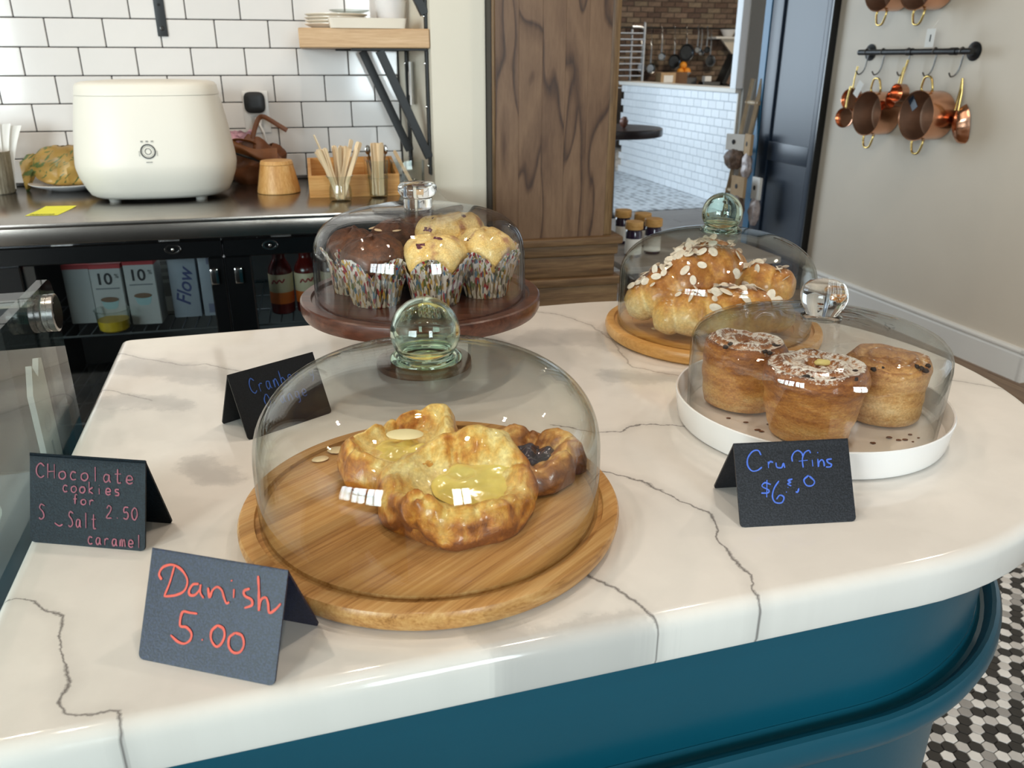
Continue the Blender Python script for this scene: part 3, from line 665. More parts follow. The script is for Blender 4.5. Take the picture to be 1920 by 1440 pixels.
def ball_prof(rc, zc, n=16): return [(max(0, rc * sin(pi * i / n)), zc - rc * cos(pi * i / n)) for i in range(n + 1)]
dome('large clear glass dome with hollow ball knob, over the Danish pastries', (C1[0], C1[1], 0), sup(.1428, .9572, 1.0015, 1.088, 2.75), sphere_knob(.0278, 1.1095, 1.088, .0215, .029, 1.0875), DOME_A, KNOB_G, hollow=[(0, 1.0905), (.014, 1.091), (.0185, 1.095)] + [(.0248 * cos(a), 1.1095 + .0248 * sin(a)) for a in [-.55 + (pi / 2 + .55) * i / 14 for i in range(14)]] + [(0, 1.1343)])
wall = [(r, .9480 + (z - .9480) * .885) for r, z in [(.1295, .9480), (.1312, .99), (.1318, 1.030), (.1310, 1.040), (.1285, 1.0475), (.124, 1.053), (.117, 1.0568), (.111, 1.0594), (.105, 1.0603), (.098, 1.0626), (.09, 1.0632), (.08, 1.0655), (.07, 1.0658), (.06, 1.0668), (.05, 1.0698), (.04, 1.0704), (.03, 1.0728), (.015, 1.0735), (0, 1.0735)]]
dome('low wavy glass dome with solid ball knob, over the cruffins', (C2[0], C2[1], 0), [(r, z) for r, z in wall], [(r, z - .0144) for r, z in [(0, 1.0733), (.0205, 1.0733), (.0208, 1.0755), (.0165, 1.078), (.0175, 1.0805), (.0212, 1.0865), (.0236, 1.0935), (.0238, 1.1005), (.0216, 1.107), (.017, 1.1112), (.009, 1.1137), (0, 1.1142)]], DOME_W, KNOB_C)
dome('glass dome with thick knob, over the muffins on the walnut stand', (C3[0], C3[1], 0), sup(.1305, 1.0352, 1.066, 1.1425, 3.6, rb=.1312), [(r, z - .003) for r, z in [(0, 1.1452), (.0160, 1.1452), (.0172, 1.1475), (.0168, 1.157), (.0182, 1.1605), (.0215, 1.1625), (.0235, 1.1668), (.0233, 1.1718), (.0205, 1.1752), (.014, 1.1765), (0, 1.1768)]], DOME_B, KNOB_C,
    flange=[(0, 1.1424), (.0545, 1.1420), (.0552, 1.1432), (.054, 1.1441), (0, 1.1443)])
dome('glass dome with greenish ball knob, over the almond croissants', (C4[0], C4[1], 0), sup(.1362, .9553, 1.020, 1.0905, 2.45), sphere_knob(.0276, 1.1140, 1.0925, .0215, .029, 1.0902), DOME_A, KNOB_G, hollow=[(0, 1.0955), (.014, 1.096), (.0185, 1.100)] + [(.0248 * cos(a), 1.1140 + .0248 * sin(a)) for a in [-.55 + (pi / 2 + .55) * i / 14 for i in range(14)]] + [(0, 1.1388)])

# ------------------------------------------------------------------ pastries
def fract(p, o=4): return noise.fractal(Vector(p), .9, 2.0, o)
DOUGH = bread('danish_dough', ['#f2dc98', '#e8c270', '#d9a04a', '#bb742c', '#84491c'], lo=-.01, hi=.09, fine=55, streak=(1.6, .55, 1.2), wn=.60, coat=.35, rough=.36, side=.46, spots=.9)
DOUGH_D = bread('darker_danish_dough', ['#e9c98a', '#d9ac66', '#c08744', '#9c622e', '#70401f'], lo=-.01, hi=.07, fine=55, streak=(.7, 1.5, 1.2), wn=.6, coat=.35, rough=.36, side=.4, spots=.8)
CROIS = bread('croissant_dough', ['#f0dca6', '#e8c684', '#dcae60', '#cc9246', '#a96a2c'], sugar=.21, lo=.0, hi=.050, fine=60, wn=.45, coat=.3, rough=.36, spots=.5)
CRUFFD = bread('cruffin_dough', ['#e6bd7e', '#d39c56', '#b87838', '#935626', '#68381a'], sugar=.34, lo=.0, hi=.095, fine=110, streak=(1, 1, 2.6), wn=.55, coat=.22, rough=.42)
CRUFFD2 = bread('lightly_dusted_cruffin_dough', ['#ecca96', '#dfb47a', '#c99558', '#a8703f', '#7f4e2c'], sugar=.16, lo=.0, hi=.100, fine=110, streak=(1, 1, 2.0), wn=.6, coat=.15, rough=.5)
CHOC = bread('chocolate_crumb', ['#a8703f', '#8f5a32', '#764626', '#5c341a', '#432411'], lo=0, hi=.04, fine=160, wn=.7, coat=.12, rough=.55, sub=0)
YELL = bread('golden_crumb', ['#f3dc9c', '#edcc82', '#e4b966', '#d6a04e', '#bb7d36'], lo=.055, hi=.02, fine=120, wn=.55, coat=.3, rough=.4, stain='#8a2f45')
CUSTARD = plain('yellow_custard', '#f1dc7c', .16, var=.12, vscale=45, bmp=.3, bscale=60, coat=.5)
BLUEB = plain('blueberry_filling', '#2a2130', .14, var=.5, vscale=90, bmp=.6, bscale=150, coat=.6)
BERRY = plain('cooked_berry', '#5c1c30', .25, var=.4, vscale=120, bmp=.4, coat=.3)
ALMOND = plain('almond_flake', '#e2c79c', .5, var=.12, vscale=120); ALMOND_S = plain('sugared_almond_flake', '#e9dccb', .65, var=.12, vscale=140)
PASTE = plain('custard_drop', '#ecd988', .3, var=.05)
CRUMB = plain('pastry_crumb', '#6a3c1c', .7, var=.4, vscale=300)

flake_v = MB().ball((0, 0, 0), .0085, .0055, .0007, 12, 6)
def flake(mb, p, n, sz=1., rz=0., seed=0):
    M = Matrix.Translation(p) @ AX(n) @ RZ(rz) @ Matrix.Diagonal((sz, sz, sz, 1)); mb.add(flake_v.v, flake_v.f, M)

def danish_mesh(seed, lobes, H, hollow=.016, spirals=(), tall=None, open_=.34):
    """pillow of dough: broad lumpy rim sloping to a shallow hollow; lobes: (angle in degrees, reach)"""
    lb = sorted(lobes); n = 120
    def reach(deg):
        deg %= 360
        for (a, ra), (b, rb) in zip(lb, lb[1:] + [(lb[0][0] + 360, lb[0][1])]):
            for d in (deg, deg + 360):
                if a <= d <= b: q = (d - a) / (b - a); q = q * q * (3 - 2 * q); return ra + (rb - ra) * q
        return lb[0][1]
    prof = smooth_steps([(0, hollow, 0), (open_ * .6, hollow, 0), (open_, hollow * 1.12, 0), (open_ + .14, .60 * H, 0), (open_ + .30, .86 * H, 0), (.78, H, 0), (.91, H * .84, 0), (.985, H * .50, 0), (1.0, H * .30, 0), (.96, H * .10, 0), (.88, .0, 0), (.6, 0, 0), (0, 0, 0)], 5)
    V, F = [], []; m = len(prof)
    for i in range(n):
        t = 2 * pi * i / n; d = Vector((cos(t), sin(t), 0)); R = reach(math.degrees(t)) * (1 + .05 * noise.noise(d * 3.5 + Vector((seed, 3, 0))))
        hh = 1 + .20 * noise.noise(d * 1.5 + Vector((0, seed, 5))) + (tall(t) if tall else 0)
        for k, q in enumerate(prof):
            rho, z = q.x, max(0, q.y); x, y = rho * R * cos(t), rho * R * sin(t)
            if z > .002 and k < m - 8:
                w = math.exp(-((rho - .70) / .26) ** 2)
                c1 = 1 - abs(noise.noise(Vector((cos(t) * 1.9, sin(t) * 1.9, rho * .9 + seed)))) * 2.4; c2 = 1 - abs(noise.noise(Vector((cos(t) * 5.2, sin(t) * 5.2, rho * 1.6 + seed * 2)))) * 2.4
                z2 = z * hh - w * (.0055 * max(0, c1) ** 3 + .0010 * max(0, c2) ** 3) + w * .006 * noise.noise(Vector((x * 24, y * 24, seed)))
                z2 += .0005 * noise.noise(Vector((x * 130, y * 130, seed))) + .0004 * sin(60 * rho + 6 * noise.noise(Vector((x * 40, y * 40, seed)))) * w
                for sx, sy, sr, sh in spirals:
                    ds = ((x - sx) ** 2 + (y - sy) ** 2) ** .5 / sr
                    if ds < 1.8: g = math.exp(-(ds * 1.15) ** 2); z2 += g * sh + .0030 * math.exp(-(ds / .9) ** 4) * sin(math.atan2(y - sy, x - sx) + ds * 11)
                z = max(.0015, z2)
                bl = 1 + .018 * noise.noise(Vector((t * 6, z * 110, seed))) + .005 * sin(z * 420 + 4 * noise.noise(Vector((t * 3, seed, 0))))
                x, y = x * bl, y * bl
            V.append((x, y, z))
    for i in range(n):
        j = (i + 1) % n
        for k in range(m - 1): F.append([i * m + k, j * m + k, j * m + k + 1, i * m + k + 1])
    return MB().add(V, F)
def cream(rx, ry, z, seed, amp=.006):
    def fn(i, j):
        t = 2 * pi * i; r = j * (1 + .16 * noise.noise(Vector((cos(t) * 1.6, sin(t) * 1.6, seed))))
        return (rx * r * cos(t), ry * r * sin(t), z + .0045 * (1 - j ** 2) + amp * noise.noise(Vector((j * cos(t) * 2.4, j * sin(t) * 2.4, seed))) * (1 - j * .5) - (.003 if j > .93 else 0))
    return MB().grid(fn, 40, 12, wu=True)
# front Danish, leaning on the two behind it
t = thing('danish_pastry', 'largest golden Danish with smooth yellow custard, lying in front under the big dome', 'pastry', None, (0, 0, 0))
t.matrix_world = T(-.046, .598, .9605) @ RX(rad(8))
danish_mesh(3.3, [(-90, .086), (-115, .091), (-138, .080), (-160, .066), (176, .070), (150, .063), (118, .062), (90, .072), (60, .078), (35, .072), (-5, .067), (-22, .066), (-48, .060), (-66, .068)], .037, spirals=((-.030, -.055, .026, .015),), tall=lambda a: .22 * math.exp(-((a - 1.35) / .6) ** 2)).build('dough', DOUGH, t, 70)
o = cream(.040, .032, .0215, 1.0, .006).build('custard', CUSTARD, t, 70); o.location = (.020, .002, 0)
t = thing('danish_pastry', 'smaller Danish topped by a single almond flake over pale custard, back left', 'pastry', None, (-.100, .664, .9600), 0)
danish_mesh(8.1, [(-150, .060), (180, .056), (150, .044), (100, .052), (62, .078), (30, .058), (-20, .050), (-60, .052), (-100, .060), (-125, .056)], .034, hollow=.018, tall=lambda a: .35 * math.exp(-((a - 1.05) / .5) ** 2), open_=.40).build('dough', DOUGH, t, 70)
cream(.027, .024, .0205, 4.0).build('custard', CUSTARD, t, 70)
mb = MB(); mb.ball((0, 0, 0), .0172, .0088, .0011, 20, 8); o = mb.build('almond_flake', plain('pale_almond', '#f0e0ae', .35, var=.05), t); o.matrix_local = T(.002, .008, .0315) @ RX(rad(10))
t = thing('danish_pastry', 'Danish with dark blueberry filling at the back right, beneath the largest one', 'pastry', None, (.013, .654, .9600), 0)
danish_mesh(12.7, [(-20, .050), (8, .056), (40, .046), (85, .044), (130, .046), (180, .048), (-135, .046), (-90, .052), (-50, .060)], .033, hollow=.015).build('dough', DOUGH_D, t, 70)
o = cream(.022, .017, .0190, 9.0, .008).build('blueberry_filling', BLUEB, t, 70); o.location = (.006, .004, 0)
for k, (x, y) in enumerate(((-.1735, .712), (-.186, .693))):
    mb = MB(); mb.ball((0, 0, .0016), .010 - .002 * k, .0075 - .002 * k, .0014, 16, 6, .15, 2); o = mb.build('almond_flake', ALMOND); put(o, Matrix(), (x + .006, y - .012, .9598), .4 * k)
    tag(o, ('larger' if k == 0 else 'smaller') + ' loose almond flake lying on the bamboo board left of the Danishes', 'almond flake', 'loose almond flakes')

# muffins
PAPERM, nt, out = newmat('patterned_muffin_paper'); p = principled(nt, out, .5, 0, .4)
vec = coords(nt, (1, 1, .26)); vo = nd(nt, 'ShaderNodeTexVoronoi'); val(vo, 'Scale', 430.0); nt.links.new(vec, vo.inputs['Vector'])
hs = nd(nt, 'ShaderNodeSeparateColor'); nt.links.new(vo.outputs['Color'], hs.inputs[0])
cc = ramp(nt, hs.outputs[0], [(0, lin('#e3ddd4')), (.30, lin('#a99a80')), (.42, lin('#c9a24c')), (.54, lin('#a12c34')), (.64, lin('#ded6d0')), (.74, lin('#5f7f98')), (.83, lin('#6f7a45')), (.90, lin('#5c4a3c')), (1, lin('#efe9e2'))], 'CONSTANT')
tc = nd(nt, 'ShaderNodeTexCoord'); sp = nd(nt, 'ShaderNodeSeparateXYZ'); nt.links.new(tc.outputs['Object'], sp.inputs[0])
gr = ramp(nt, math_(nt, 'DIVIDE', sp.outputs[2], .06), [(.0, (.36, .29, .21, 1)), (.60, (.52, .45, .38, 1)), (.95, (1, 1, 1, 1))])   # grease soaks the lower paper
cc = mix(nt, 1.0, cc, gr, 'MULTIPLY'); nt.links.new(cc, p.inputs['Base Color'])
def muffin(label, loc, rz, kind, seed, h=.054, rb=.027, rt=.038, top=.026):
    t = thing('muffin', label, 'muffin', None, loc, rz, 'muffins on the walnut stand'); NP = 30
    def zt(a): q = abs(sin(2.5 * a + seed)); return h * (.74 + .40 * q ** .8 + .05 * noise.noise(Vector((a * 3, seed, 0))))
    def paper(i, j):
        a = 2 * pi * i; q = abs(sin(2.5 * a + seed)) ** .8
        pl = 1 + .034 * cos(NP * a); r = (rb + (rt - rb) * (j ** .9)) * pl + (.0045 + .0035 * q) * j ** 4
        return (r * cos(a), r * sin(a), zt(a) * j)
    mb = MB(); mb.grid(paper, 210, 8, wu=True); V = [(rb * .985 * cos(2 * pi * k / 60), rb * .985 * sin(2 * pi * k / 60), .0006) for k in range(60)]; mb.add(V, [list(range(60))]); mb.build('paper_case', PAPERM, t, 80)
    pr = smooth_steps([(rb * .9, .004, 0), (rt * .86, h * .55, 0), (rt * .99, h * .80, 0), (rt * 1.06, h * 1.02, 0), (rt * 1.02, h * 1.18, 0), (rt * .80, h + top * .72, 0), (rt * .45, h + top * .98, 0), (.0001, h + top, 0)], 4)
    def rf(a, k, r, z):
        n = noise.noise(Vector((cos(a) * 1.8, sin(a) * 1.8, z * 30 + seed))); n2 = noise.noise(Vector((r * cos(a) * 120, r * sin(a) * 120, z * 120 + seed)))
        u = max(0, (z - h * .7) / top); s = .5 + .5 * cos(5 * a + 2 * seed)   # droops between the paper's points
        return (r * (1 + .06 * n * min(1, u * 2) + .02 * n2) * (1 - .13 * (1 - s) * math.exp(-((z - h * .92) / (h * .28)) ** 2)), z + .006 * n * min(1, u) + .0016 * n2 * min(1, u) - (.006 * s * math.exp(-((z - h) / .010) ** 2)))
    mb = MB(); mb.lathe([(q.x, q.y) for q in pr], 72, rf=rf); mb.build('crumb', CHOC if kind == 'c' else YELL, t, 80)
    rnd = random.Random(seed * 10)
    if kind == 'y':
        for k, (a, q, sz) in enumerate(((-2.05 - rz, .66, 1.25), (-.9 - rz, .80, .6), (-1.5 - rz + .8 * sin(seed), .25, .8), (rnd.uniform(0, 6.28), .5, .8))):
            r = rt * q; z = h + top * (1 - (q * .93) ** 2.4) - .002
            mb = MB(); mb.ball((0, 0, 0), .0085 * sz, .0055 * sz, .0040 * sz, 14, 8, .45, 2, seed=k + seed); o = mb.build('berry', BERRY, t, 80); o.matrix_local = T(r * cos(a), r * sin(a), z) @ AX((cos(a) * q * .9, sin(a) * q * .9, 1)) @ RZ(k * 1.3)
    return t
ZS = .9402 + .0968
muffin('dark chocolate muffin at the front left of the stand, cracked bare top', (-.1640, .948, ZS), .2, 'c', 1.1)
muffin('yellow berry muffin at the front middle of the stand, one big berry hole', (-.0925, .9505, ZS), 1.2, 'y', 2.3)
muffin('yellow berry muffin at the right edge of the stand, tall pointed paper', (-.0345, .990, ZS), 2.1, 'y', 5.2)
t4 = muffin('chocolate muffin squeezed against the left side of the dome, behind the front one', (-.1980, 1.003, ZS), .7, 'c', 3.7, h=.052, rt=.033)
t5 = muffin('chocolate muffin sprinkled with almond flakes in the second row', (-.1470, 1.026, ZS), 1.9, 'c', 6.6, top=.030, rt=.035)
t6 = muffin('chocolate muffin at the very back of the stand', (-.1190, 1.074, ZS), 2.9, 'c', 7.9, top=.032, rt=.034)
muffin('yellow muffin with purple berries in the middle of the stand', (-.0930, 1.022, ZS), .9, 'y', 4.4, top=.036, rt=.034)
muffin('yellow muffin behind the right edge one, close to the dome', (-.0660, 1.052, ZS), 4.0, 'y', 8.8, top=.034, rt=.033)
for k, (x, y, z) in enumerate(((-.018, -.018, .077), (.004, -.022, .078), (-.026, -.004, .077), (.014, .004, .081))):
    mb = MB(); flake(mb, (0, 0, 0), (x * 6, y * 6, 1), 1.05, k); o = mb.build('almond_flake', ALMOND, t5); o.matrix_local = RZ(-1.9) @ T(x, y, z - .0005)

# croissants
def croissant(label, P, rmax, seed, segs=7, n_fl=40, group='almond croissants on the board', tail=.12, name='almond_croissant'):
    C = smooth_steps(P, 14); m = len(C); c0 = sum(C, Vector()) / m; zmin = min(p.z for p in C); org = Vector((c0.x, c0.y, zmin))
    t = thing(name, label, 'croissant', None, org, 0, group)
    rr_ = []
    for i in range(m):
        s = i / (m - 1); e = (sin(pi * min(1, max(0, s * .94 + .03)))) ** .75; st = abs(((s * segs) % 1) - .5) * 2
        rr_.append(rmax * (tail + (1 - tail) * e) * (1.05 - .17 * st ** 2.5) + .0005)
    V, F = [], []; n = 28; Nn = None
    for i in range(m):
        d = (C[min(i + 1, m - 1)] - C[max(i - 1, 0)]).normalized(); up = Vector((0, 0, 1)); N = (up - d * d.dot(up)).normalized(); B = d.cross(N)
        s = i / (m - 1)
        for k in range(n):
            a = 2 * pi * k / n; q = N * cos(a) + B * sin(a); p = C[i]
            am = 1 + .10 * noise.noise((p + q * .02) * 32 + Vector((seed, 0, 0))) + .03 * noise.noise((p + q * .03) * 120)
            r = rr_[i] * am; z = q.z * (.86 if q.z < 0 else 1.0)
            V.append(p + Vector((q.x, q.y, z)) * r - org)
    for i in range(m - 1):
        for k in range(n): F.append([i * n + k, i * n + (k + 1) % n, (i + 1) * n + (k + 1) % n, (i + 1) * n + k])
    F += [list(range(n))[::-1], [(m - 1) * n + k for k in range(n)]]
    mb = MB().add(V, F); dz = -min(v.z for v in mb.v)
    mb.build('dough', CROIS, t, 75)
    rnd = random.Random(int(seed * 7)); cnt = 0
    fm = flake_v.mesh('almond_flake', ALMOND_S)
    for k in range(n_fl):
        i = int(rnd.gauss(.5, .17) * m); i = min(m - 3, max(2, i)); a = rnd.gauss(-.1, .55)
        d = (C[i + 1] - C[i - 1]).normalized(); up = Vector((0, 0, 1)); N = (up - d * d.dot(up)).normalized(); B = d.cross(N); q = N * cos(a) + B * sin(a)
        p = C[i] + q * rr_[i] * 1.06 - org
        o = link('almond_flake', fm, t); o.matrix_local = T(*p) @ AX((q + Vector((rnd.gauss(0, .45), rnd.gauss(0, .45), rnd.gauss(0, .3)))).normalized()) @ RZ(rnd.uniform(0, 6)) @ Matrix.Scale(rnd.uniform(.75, 1.2), 4)
    return t
ZB = .957
croissant('lowest almond croissant lying along the front of the board', [(.196, 1.070, ZB + .021), (.222, 1.062, ZB + .027), (.262, 1.058, ZB + .033), (.31, 1.055, ZB + .035), (.352, 1.066, ZB + .028), (.385, 1.09, ZB + .018)], .034, 2.0, 5, 46, tail=.35)
croissant('almond croissant on the right of the heap, blunt end to the dome', [(.27, 1.205, ZB + .030), (.305, 1.19, ZB + .036), (.345, 1.165, ZB + .042), (.38, 1.142, ZB + .050), (.402, 1.128, ZB + .050)], .033, 4.1, 4, 40, tail=.4)
croissant('almond croissant at the back of the heap, its flake-covered top rising highest', [(.228, 1.185, ZB + .030), (.255, 1.205, ZB + .045), (.29, 1.21, ZB + .068), (.325, 1.215, ZB + .062), (.345, 1.225, ZB + .04)], .034, 6.3, 4, 60, tail=.3)
croissant('topmost almond croissant, slanting down to a pointed tip at the left', [(.163, 1.112, ZB + .026), (.183, 1.110, ZB + .034), (.213, 1.108, ZB + .046), (.25, 1.112, ZB + .062), (.280, 1.122, ZB + .076), (.303, 1.136, ZB + .080), (.316, 1.147, ZB + .073)], .040, 9.2, 5, 62, tail=.22)
o = MB().ball((0, 0, .001), .008, .005, .001, 12, 6).build('almond_flake', ALMOND); put(o, Matrix(), (.203, 1.092, .9578), .5)
tag(o, 'loose almond flake on the honey-coloured wooden board', 'almond flake', 'loose almond flakes')

# cruffins
def cruffin(label, loc, rz, rb, rm, rt, h, mt, seed, drop=None, tilt=(0, 0)):
    t = thing('cruffin', label, 'cruffin', None, loc, rz, 'cruffins on the white tray')
    t.matrix_world = T(*loc) @ RZ(rz) @ RX(tilt[0]) @ RY(tilt[1])
    pr = smooth_steps([(rb * .55, 0, 0), (rb * .92, .002, 0), (rb, .010, 0), (rm, h * .45, 0), (rm * 1.01, h * .60, 0), (rt, h * .74, 0), (rt * 1.0, h * .86, 0), (rt * .90, h * .97, 0), (rt * .68, h, 0), (rt * .45, h * .985, 0), (rt * .22, h * .94, 0), (.0005, h * .93, 0)], 6)
    def rf(a, k, r, z):
        s = noise.noise(Vector((cos(a) * 1.3, sin(a) * 1.3, z * 14 + seed)))
        lay = sin((z / h) * 26 + a * 1.0 + 1.5 * s); f = noise.noise(Vector((r * cos(a) * 90, r * sin(a) * 90, z * 180 + seed)))
        tw = .5 + .5 * sin(3 * a + z * 30 + seed * 3)
        top = 1 if z > h * .88 else 0
        spir = .0022 * sin(a + r / rt * 17) * (1 if (top and r < rt * .9) else 0)
        return (r * (1 + .06 * s + .010 * lay * (1 - top) + .012 * f + .03 * (tw - .5)), z + spir + (.004 * s if z > .01 else 0) + .0012 * f * top)
    MB().lathe([(q.x, max(0, q.y)) for q in pr], 110, rf=rf).build('dough', mt, t, 75)
    if drop:
        mb = MB(); mb.ball((0, 0, 0), .0095, .0055, .0035, 14, 8, .3, 2, seed=2); mb.ball((.009, .001, -.0005), .006, .005, .003, 12, 7, .3, 2, seed=4); o = mb.build('custard_drop', PASTE, t, 75); o.location = drop
    mb = MB(); rnd = random.Random(int(seed * 11))
    for k in range(7):
        a = rnd.uniform(-2.6, -.4) - rz; r = rt * rnd.uniform(.6, 1.0); mb.ball((r * cos(a), r * sin(a), h * (.965 + .03 * rnd.random())), .0035, .0028, .0022, 7, 5, .4, 3, seed=k)
    mb.build('burnt_crumbs', plain('burnt_crumb', '#2a1810', .7, var=.3), t, 75)['kind'] = 'stuff'
ZT = .9402 + .0072
cruffin('tallest cruffin at the front of the tray, thick icing sugar and a custard drop', (.309, .768, ZT), 0, .041, .0475, .0515, .079, CRUFFD, 1.7, drop=(.010, .012, .0750))
cruffin('cruffin at the left of the tray, sugared top tipping to the right', (.258, .848, ZT), .7, .040, .044, .045, .077, CRUFFD, 4.2, tilt=(0, rad(3)))
cruffin('paler cruffin at the right of the tray with straight sides and browned rim', (.4035, .8165, ZT), 1.9, .0405, .0415, .0435, .068, CRUFFD2, 7.7)
mb = MB(); rnd = random.Random(5)
for x, y in ((.236, .806), (.252, .795), (.262, .772), (.259, .776), (.397, .752), (.404, .753), (.41, .748), (.415, .765), (.39, .758), (.275, .79), (.368, .745), (.42, .757)):
    s = rnd.uniform(.0008, .0022); mb.ball((x, y, ZT + .0009), s * 1.6, s, .0007, 7, 4, .4, 3, seed=x * 90)
o = mb.build('crumbs', CRUMB); tag(o, 'brown pastry crumbs scattered on the white tray', 'crumbs', kind='stuff')

# ------------------------------------------------------------------ display case left of the counter
t = thing('display_case', 'glass display case with a steel stand-off knob, left of the counter', 'display case', FI, (-.235, .5, 0))
m = MB()
Pn = [(-.62, .862), (.468, .862), (.468, 1.075), (.466, 1.082), (.460, 1.088), (.452, 1.0910), (-.62, 1.0925)]
V = [(-.010, y, z) for y, z in Pn] + [(0, y, z) for y, z in Pn]; n = len(Pn)
m.add(V, [list(range(n))[::-1], list(range(n, 2 * n))] + [[i, (i + 1) % n, n + (i + 1) % n, n + i] for i in range(n)]); m.build('end_pane', PANE, t, 20)
MB().box(-.75, -.011, .405, .445, 1.073, 1.081, .001).build('top_pane', PANE, t)
MB().box(-.75, -.014, .43, .446, 1.058, 1.070, .002).build('rail', STEEL_D, t)
kn = MB().lathe([(0, 0), (.018, 0), (.0195, .001), (.0195, .0045), (.0188, .0050), (.0188, .0056), (.0198, .0062), (.0198, .0110), (.0188, .0117), (.0168, .0119)], 40, M=T(0, .418, 1.0635) @ RY(pi / 2)).build('standoff', STEEL, t, 30)
MB().lathe([(0, .0120), (.0170, .0120), (.0170, .0124), (0, .0124)], 40, M=T(0, .418, 1.0635) @ RY(pi / 2)).build('cap', BLACK_G, kn, 30)
MB().box(-.8, -.002, -.62, .47, .845, .861, .002).build('deck', plain('blue_grey_deck', '#5d6a76', .3, var=.05), t)
MB().box(-.8, -.004, -.62, .468, .12, .845, .002).build('base', plain('case_base', '#23282e', .4), t)
MB().box(-.006, .0015, -.62, .47, .852, .858, .001).build('edge_strip', STEEL, t)
def bag(label, loc, rz, w_, h_):
    tt = thing('paper_bag', label, 'paper bag', FI, loc, rz)
    P = [(0, 0), (w_, 0), (w_, h_ * .97), (w_ * .82, h_ * .99), (w_ * .55, h_ * .87), (w_ * .3, h_), (0, h_ * .80)]
    V = [(x, 0, z) for x, z in P] + [(x, .006, z) for x, z in P]; n = len(P)
    MB().add(V, [list(range(n)), list(range(n, 2 * n))[::-1]] + [[i, n + i, n + (i + 1) % n, (i + 1) % n] for i in range(n)]).build('bag', plain('grey_white_paper', '#c4c2bb', .8, var=.04), tt, 20)
    MB().lathe([(.010, 0), (.011, .0004), (.012, 0)], 28, M=T(w_ * .5, -.0004, h_ * .5) @ RX(pi / 2), caps=False).build('round_seal', plain('seal_print', '#bdbbb5', .6), tt)
    MB().box(w_ * .46, w_ * .54, -.0006, 0, h_ * .12, h_ * .34, 0).build('bar_mark', plain('bar_print', '#8f8e8b', .6), tt)
bag('white paper bag with zigzag top standing inside the glass display case', (-.262, .912, .8612), rad(90), .058, .142)
m = MB().lathe([(0, 0), (.05, 0), (.062, .01), (.07, .035), (.068, .037), (.058, .012), (0, .004)], 40); o = m.build('serving_dish', plain('pale_blue_glaze', '#d8e6ee', .2), None, 40); put(o, FI, (-.350, .790, .8612)); tag(o, 'pale blue-white dish inside the glass case, at the edge of the picture', 'dish')

# ------------------------------------------------------------------ steel worktop and bar fridge
ZW = .952
t = thing('steel_worktop', 'brushed stainless steel worktop along the tiled wall', 'worktop', FK, K(-.6, 0, ZW))
bs = plain('worktop_steel', '#a8a098', .22, 1.0, var=.05, vscale=30)
m = MB().box(-1.6, .948, -.69, -.0125, -.012, 0, .0035, 2); m.build('top', bs, t, 20)
MB().box(-1.6, .952, -.689, -.672, -.050, -.008, .003, 2).build('apron', bs, t, 20)
MB().box(-1.6, .87, -.0225, -.0125, -.0, .010, .002).build('sealant', STEEL_D, t)
t = thing('bar_fridge', 'black glass-door bar fridge under the steel worktop', 'fridge', FK, K(-.2, .64, 0))
u0, u1 = -.60, .55; Wt, Bk = .022, .58
m = MB(); m.box(u0, u1, .03, Bk, .06, .09).box(u0, u1, .03, Bk, .875, .899).box(u0, u0 + .03, .03, Bk, .09, .875).box(u1 - .03, u1, .03, Bk, .09, .875).box(u0, u1, Bk - .02, Bk, .09, .875).box(u0, u1, .02, Bk, 0, .06)
m.build('cabinet', BLACK, t)
MB().box(u0 + .02, u1 - .02, .012, .034, .874, .894, .002).build('top_rail', BLACK_G, t)
for x in (-.17, -.415, .10): MB().box(x - .025, x + .025, .006, .012, .876, .892, .001).build('hinge_plate', STEEL, t)
liner = plain('fridge_liner', '#5b5d5c', .5)
MB().box(u0 + .031, u1 - .031, Bk - .032, Bk - .021, .095, .87, .001).build('back_liner', liner, t)
for a, b, lk, la in ((u0 + .01, -.045, -.162, -.071), (-.043, u1 - .01, .072, -.012)):
    d = MB(); fw = .055
    sides = ((a, b, .848, .873), (a, b, .10, .16)); d.box(a, b, -.004, .028, .843, .888, .003).box(a, b, -.004, .028, .10, .16, .003)
    wl = .075 if a < -.3 else .064; wr = .038 if a < -.3 else .06
    d.box(a, a + wl, -.004, .028, .16, .843, .003).box(b - wr, b, -.004, .028, .16, .843, .003)
    do = d.build('door', BLACK_G, t); MB().box(a + wl - .004, b - wr + .004, .008, .014, .155, .84, 0).build('glass_pane', FRIDGE_GL, do)
    lkm = MB().lathe([(.0140, 0), (.0185, 0), (.0195, .001), (.0195, .004), (.0185, .005), (.015, .005), (.0140, .003), (.0140, 0)], 36, caps=False, M=T(lk, -.004, .869) @ RX(pi / 2) @ Matrix.Diagonal((1, .62, 1, 1)) ); lo = lkm.build('lock', CHROME, do, 30)
    MB().ball((lk, -.0085, .869), .004, .002, .004, 10, 6).build('keyhole', CHROME, lo); MB().lathe([(0, 0), (.0145, 0), (.0145, .002), (0, .002)], 30, M=T(lk, -.0035, .869) @ RX(pi / 2) @ Matrix.Diagonal((1, .62, 1, 1))).build('lock_face', BLACK_G, lo)
    MB().box(la - .010, la + .010, -.014, -.004, .775, .815, .003, 2).build('latch', CHROME, do)
sh = MB()
for k in range(34): sh.tube([(u0 + .04 + k * .0318, .05, 0), (u0 + .04 + k * .0318, Bk - .04, 0)], .0022, 5)
for y in (.05, .2, .35, Bk - .04): sh.tube([(u0 + .03, y, -.003), (u1 - .03, y, -.003)], .003, 6)
for z in (.645, .40):
    mm = sh if z == .645 else sh
    o = sh.build('wire_shelf', plain('wire_grey', '#5f666a', .4, .6), t); o.location = (0, 0, z); o['kind'] = 'stuff'
